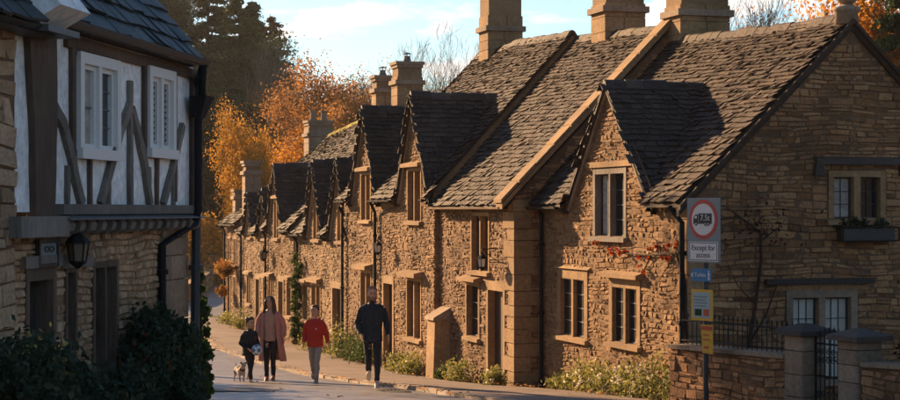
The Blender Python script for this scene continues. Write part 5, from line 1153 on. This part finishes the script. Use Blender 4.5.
    if sp.get('collar'): j.loft([S((0, lean+.01, sh_z+.04)), S((0, lean+.005, sh_z+.11))], [.075*k, .068*k], 12)
    if sp.get('hood'): j.loft([S((-.09, lean+.02, sh_z+.05)), S((-.06, lean+.09, sh_z+.05)), S((0, lean+.11, sh_z+.03)), S((.06, lean+.09, sh_z+.05)), S((.09, lean+.02, sh_z+.05))], [.03*k, .045*k, .055*k, .045*k, .03*k], 8); j.loft([S((-.08, lean-.06, sh_z+.03)), S((0, lean-.09, sh_z+.0)), S((.08, lean-.06, sh_z+.03))], [.025*k]*3, 8)
    jo = folds(remesh(j.build(sp.get('topname', 'jacket'), sp['top'], e), .011, 5), .03)
    for i in (0, 1): shoe(e, S(sp['ankle'][i]), sp.get('fyaw', (0, 0))[i], sp.get('fpitch', (0, 0))[i], sp['shoe'], sp.get('sole', 'sole'), k, sp.get('boot', False))
    return e, k, S, jo
# man in the dark jacket, striding
pm, k, S, jo = person('bearded man in dark jacket and black trousers striding towards the camera', (-1.40, 31.5, gz(-1.40, 31.5)+.02), R(4), 1.77, dict(knee=[(-.07, -.02, .50), (.085, -.17, .50)], ankle=[(-.055, .30, .19), (.075, -.22, .09)], fpitch=(R(-48), R(12)), elbow=[(-.262, .05, 1.14), (.258, .06, 1.14)], wrist=[(-.20, -.10, .93), (.285, -.06, .91)], hands=(1, 1), hair='hair_ginger', style='short', beard=True, legs='cloth_black', top='cloth_navy', bulk=1.03, build=1.05, collar=True, hem=.80, shoe='shoe', yaw=R(6), leg_w=.95))
m = MB()
for q in np.linspace(.86, 1.44, 9): m.loft([S((0, -.152-.004*(q > 1.1), q)), S((0, -.158, q+.004))], [.008*k, .008*k], 6)
m.build('buttons', 'frame_dark', jo, kind='stuff')
# woman in the long open coat
pw, k, S, jo = person('woman with long dark hair in open salmon coat over knit jumper and ankle boots', (-3.60, 35.0, gz(-3.6, 35.0)+.02), R(-3), 1.67, dict(knee=[(-.06, -.10, .50), (.07, -.02, .50)], ankle=[(-.05, -.12, .09), (.06, .06, .10)], fpitch=(R(6), R(-8)), elbow=[(-.235, .06, 1.15), (.24, .05, 1.15)], wrist=[(-.27, -.05, .92), (.29, -.04, .92)], hair='hair_auburn', style='long', legs='cloth_black', top='knit', bulk=.98, build=.92, hem=.84, topname='jumper', shoe='boot', sole='frame_dark', boot=True, yaw=R(-8), leg_w=.92, collar=True))
ct = MB(); ring = []; NA = 26
for z, rx, ry, gap, cx in ((1.475, .09, .075, .95, 0), (1.445, .15, .10, .75, 0), (1.36, .205, .135, .62, 0), (1.15, .225, .15, .62, .01), (.92, .245, .17, .62, .02), (.7, .275, .185, .62, .035), (.5, .30, .19, .60, .05), (.42, .31, .19, .58, .055)):
    for i in range(NA):
        a = -math.pi/2+gap+(2*math.pi-2*gap)*i/(NA-1); wob = 1+.03*math.sin(i*1.7+z*4)*(1.5-z)
        ct.v.append(S((cx+rx*math.cos(a)*wob, ry*math.sin(a)*wob, z)))
for r_ in range(7):
    for i in range(NA-1): a = r_*NA+i; ct.f.append((a, a+1, a+1+NA, a+NA))
co = ct.build('coat', 'coat', pw, smooth=True); md = co.modifiers.new('solid', 'SOLIDIFY'); md.thickness = .022; md.offset = 1; md = co.modifiers.new('sub', 'SUBSURF'); md.levels = 1; md.render_levels = 1
for sg, el, wr in ((-1, (-.26, .06, 1.15), (-.27, -.05, .92)), (1, (.27, .05, 1.15), (.29, -.04, .92))):
    m = MB(); A = [Vector(S(p)) for p in ((sg*.10, 0, 1.43), (sg*.165, 0, 1.385), tuple((a+b)/2 for a, b in zip((sg*.19, 0, 1.42), el)), el, tuple(a*.1+b*.9 for a, b in zip(el, wr)))]; m.loft(A, [.05*k, .072*k, .076*k, .072*k, .064*k], 12); remesh(m.build('coat_sleeve', 'coat', co), .012, 4)
# boy in the red top
pb, k, S, jo = person('boy in red hooded top and pale grey trousers walking', (-2.62, 34.0, gz(-2.62, 34.0)+.02), R(-10), 1.50, dict(head=1.14, knee=[(-.07, .02, .49), (.075, -.12, .49)], ankle=[(-.07, .20, .16), (.065, -.14, .09)], fpitch=(R(-35), R(6)), elbow=[(-.25, .07, 1.13), (.245, .05, 1.13)], wrist=[(-.255, -.06, .90), (.31, -.02, .90)], hair='hair_brown', style='short', legs='cloth_grey', top='cloth_red', bulk=1.1, build=1.0, hood=True, hem=.82, topname='hooded_top', shoe='shoe_grey', yaw=R(-22), sh=1.40))
m = MB(); m.box(lambda a, b, c: S((a, b, c)), .05, .08, -.168, -.160, 1.22, 1.25); m.build('chest_emblem', 'sign_white', jo)
# small boy in black with the ball
pc, k, S, jo = person('small boy in black jacket carrying a blue and white ball', (-3.90, 34.0, gz(-3.9, 34.0)+.02), R(42), 1.27, dict(head=1.27, sh=1.36, knee=[(-.07, -.12, .48), (.075, .0, .48)], ankle=[(-.07, -.16, .09), (.075, .14, .13)], fpitch=(R(4), R(-28)), elbow=[(-.24, .06, 1.07), (.24, -.02, 1.07)], wrist=[(-.17, -.20, .93), (.17, -.22, .93)], hair='hair_brown', style='curly', legs='cloth_black', top='cloth_black', bulk=1.22, build=1.0, hem=.74, collar=True, shoe='shoe', yaw=R(12), lean=-.02))
bc = Vector((-3.90, 34.0, gz(-3.9, 34.0)+.02))+Matrix.Rotation(R(42), 3, 'Z') @ Vector(S((.03, -.30, .90)))
ball = empty('ball', bc-Vector((0, 0, .105)), 'blue and white football held by the small boy', 'ball')
mb = MB(); mb.ball(bc, .105, 20, 14); mb.build('ball_shell', 'ball_white', ball, smooth=True)
phi = (1+5**.5)/2
for v in [(0, a, b*phi) for a in (-1, 1) for b in (-1, 1)]+[(a, b*phi, 0) for a in (-1, 1) for b in (-1, 1)]+[(a*phi, 0, b) for a in (-1, 1) for b in (-1, 1)]:
    d = Vector(v).normalized(); m = MB(); t1 = d.orthogonal().normalized(); t2 = d.cross(t1); m.add([bc+(d*.098+t1*.046*math.cos(q*1.2566)+t2*.046*math.sin(q*1.2566)).normalized()*.1075 for q in range(5)]+[bc+d*.109], [(q, (q+1) % 5, 5) for q in range(5)]); m.build('panel', 'ball_blue', ball)
# small dog, walking beside the small boy
dx, dy = -4.16, 34.6; dz = gz(dx, dy)+.02; dg_ = bpy.data.objects.new('dog', None); COL.objects.link(dg_); dg_.location = (dx, dy, dz); dg_.rotation_euler = (0, 0, R(25)); dg_['local'] = 1; tag(dg_, 'small pale terrier with dark head trotting behind the small boy', 'dog')
m = MB(); m.loft([(0, .20, .235), (0, .13, .235), (0, 0, .225), (0, -.10, .22), (0, -.17, .235)], [(.05, .05), (.072, .07), (.068, .072), (.078, .09), (.06, .07)], 12)
m.loft([(0, -.15, .25), (0, -.20, .31), (0, -.225, .345)], [.055, .046, .042], 10)
m.ball((0, -.245, .355), (.05, .058, .048), 12, 8); m.loft([(0, -.27, .345), (0, -.325, .333)], [(.03, .026), (.02, .018)], 10)
for sx in (-1, 1):
    m.loft([(sx*.045, -.13, .2), (sx*.047, -.125, .11), (sx*.047, -.135+.03*sx, .02)], [.034, .02, .016], 8); m.loft([(sx*.047, -.135+.03*sx, .016), (sx*.047, -.165+.03*sx, .012)], [.017, .014], 8)
    m.loft([(sx*.048, .14, .21), (sx*.05, .11, .135), (sx*.05, .165-.02*sx, .085), (sx*.05, .155-.03*sx, .02)], [.046, .03, .017, .015], 8); m.loft([(sx*.05, .155-.03*sx, .014), (sx*.05, .125-.03*sx, .012)], [.016, .014], 8)
m.loft([(0, .19, .26), (0, .235, .31), (0, .24, .37)], [.02, .015, .008], 8)
remesh(m.build('body', 'dog_fur', dg_), .008, 3)
m = MB()
for sx in (-1, 1): m.loft([(sx*.03, -.235, .395), (sx*.052, -.25, .40), (sx*.06, -.27, .37)], [.012, .02, .006], 8)
m.build('ears', 'dog_dark', dg_, kind='stuff'); m = MB(); m.ball((0, -.33, .338), .012, 8, 6); m.build('nose', 'dog_dark', dg_)
m = MB()
for sx in (-1, 1): m.ball((sx*.022, -.29, .372), .008, 8, 6)
m.build('eyes', 'eye', dg_)
m = MB(); m.loft([(0, .06, .262), (0, .0, .27), (0, -.08, .265)], [(.055, .04), (.06, .045), (.05, .04)], 10); m.build('saddle_patch', 'dog_dark', dg_, smooth=True)
m = MB(); m.loft([(0, -.175, .262), (0, -.19, .28)], [.062, .058], 12); m.build('collar', 'lead_strap', dg_)


# unseen tree added across the street so its crown shades gate and wall
p_high = proto('broad', 15, 'leaf_dark', 16000, .16, 12, .25, sig=.4, start=.74, lk=.55, kids=(11, 6, 5))
tree('shade_tree', 'unseen tall tree added behind the timber house to shade the gate', p_high, -8.2, 41.0, 11.6, .6, .9)
# fallen leaves gathered along the kerb and wall foot
rng = np.random.default_rng(91); pts = []
for k in range(900):
    t_ = rng.uniform(-6, 30); q = rng.random(); r_, l_ = road_edges(t_); f = rng.normal()*.16
    if q < .45: x, y = rowxy(t_, .15+abs(f)*2)
    elif q < .85: x, y = r_[0]+f, r_[1]+f*.3
    else: g_ = rng.random(); x, y = r_[0]+(l_[0]-r_[0])*g_, r_[1]+(l_[1]-r_[1])*g_
    pts.append((x, y, gz(x, y)+.075 if q >= .45 and q < .85 else gz(x, y)+(.02 if q < .45 else .04)))
V, Fq = leaf_quads(np.array(pts), .075, rng, .8); V = V.reshape(-1, 4, 3); c_ = V.mean(1, keepdims=True); V = c_+(V-c_)*np.array([1, 1, .35]); V = V.reshape(-1, 3)
tag(link('fallen_leaves', np_mesh('fallen_leaves', V, Fq, 'leaf_brown')), 'brown fallen leaves scattered along the kerb', 'leaves', kind='stuff')
# air: thin autumn haze over the valley
m = MB(); m.box(lambda a, b, c: (a, b, c), -262, 262, -152, 302, -6.5, 34); hz = m.build('haze', 'plaster'); tag(hz, kind='stuff')
import bmesh
bm = bmesh.new(); bm.from_mesh(hz.data); bmesh.ops.recalc_face_normals(bm, faces=bm.faces); bm.to_mesh(hz.data); bm.free()
hm = bpy.data.materials.new('haze'); hm.use_nodes = True; hn = hm.node_tree.nodes; hn.clear(); ho = hn.new('ShaderNodeOutputMaterial'); hv = hn.new('ShaderNodeVolumePrincipled')
hv.inputs['Color'].default_value = (.92, .9, .86, 1); hv.inputs['Density'].default_value = .00016; hv.inputs['Anisotropy'].default_value = .35; hm.node_tree.links.new(hv.outputs[0], ho.inputs['Volume'])
hz.data.materials.clear(); hz.data.materials.append(hm)

# area of darker asphalt and a drain cover in the road
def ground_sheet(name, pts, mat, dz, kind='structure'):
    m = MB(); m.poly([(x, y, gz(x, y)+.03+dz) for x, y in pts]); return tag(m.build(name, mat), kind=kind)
stone_mat('asphalt_dark', [(.06, .057, .056), (.065, .062, .06)], fine=60, bs_str=.5, dist=.01, rough=.6, spec=.4)
ground_sheet('dark_road_area', [(-4.1, 29.3), (-3.0, 29.2), (-2.85, 30.3), (-3.5, 30.7), (-4.3, 30.4)], 'asphalt_dark', .006)
dc = empty('drain_cover', (-.95, 29.6, gz(-.95, 29.6)), 'iron drain grating in the road by the kerb', 'drain')
m = MB(); I3 = lambda a, b, c: (-.95+a*.957+b*-.29, 29.6+a*.29+b*.957, gz(-.95, 29.6)+.02+c)
m.box(I3, -.2, .2, -.24, -.2, -.03, .012); m.box(I3, -.2, .2, .2, .24, -.03, .012); m.box(I3, -.24, -.2, -.24, .24, -.03, .012); m.box(I3, .2, .24, -.24, .24, -.03, .012); m.build('grate_frame', 'iron', dc)
for k in range(6): m = MB(); m.box(I3, -.18+k*.066, -.15+k*.066, -.2, .2, -.03, .009); m.build('grate_bar', 'iron', dc)
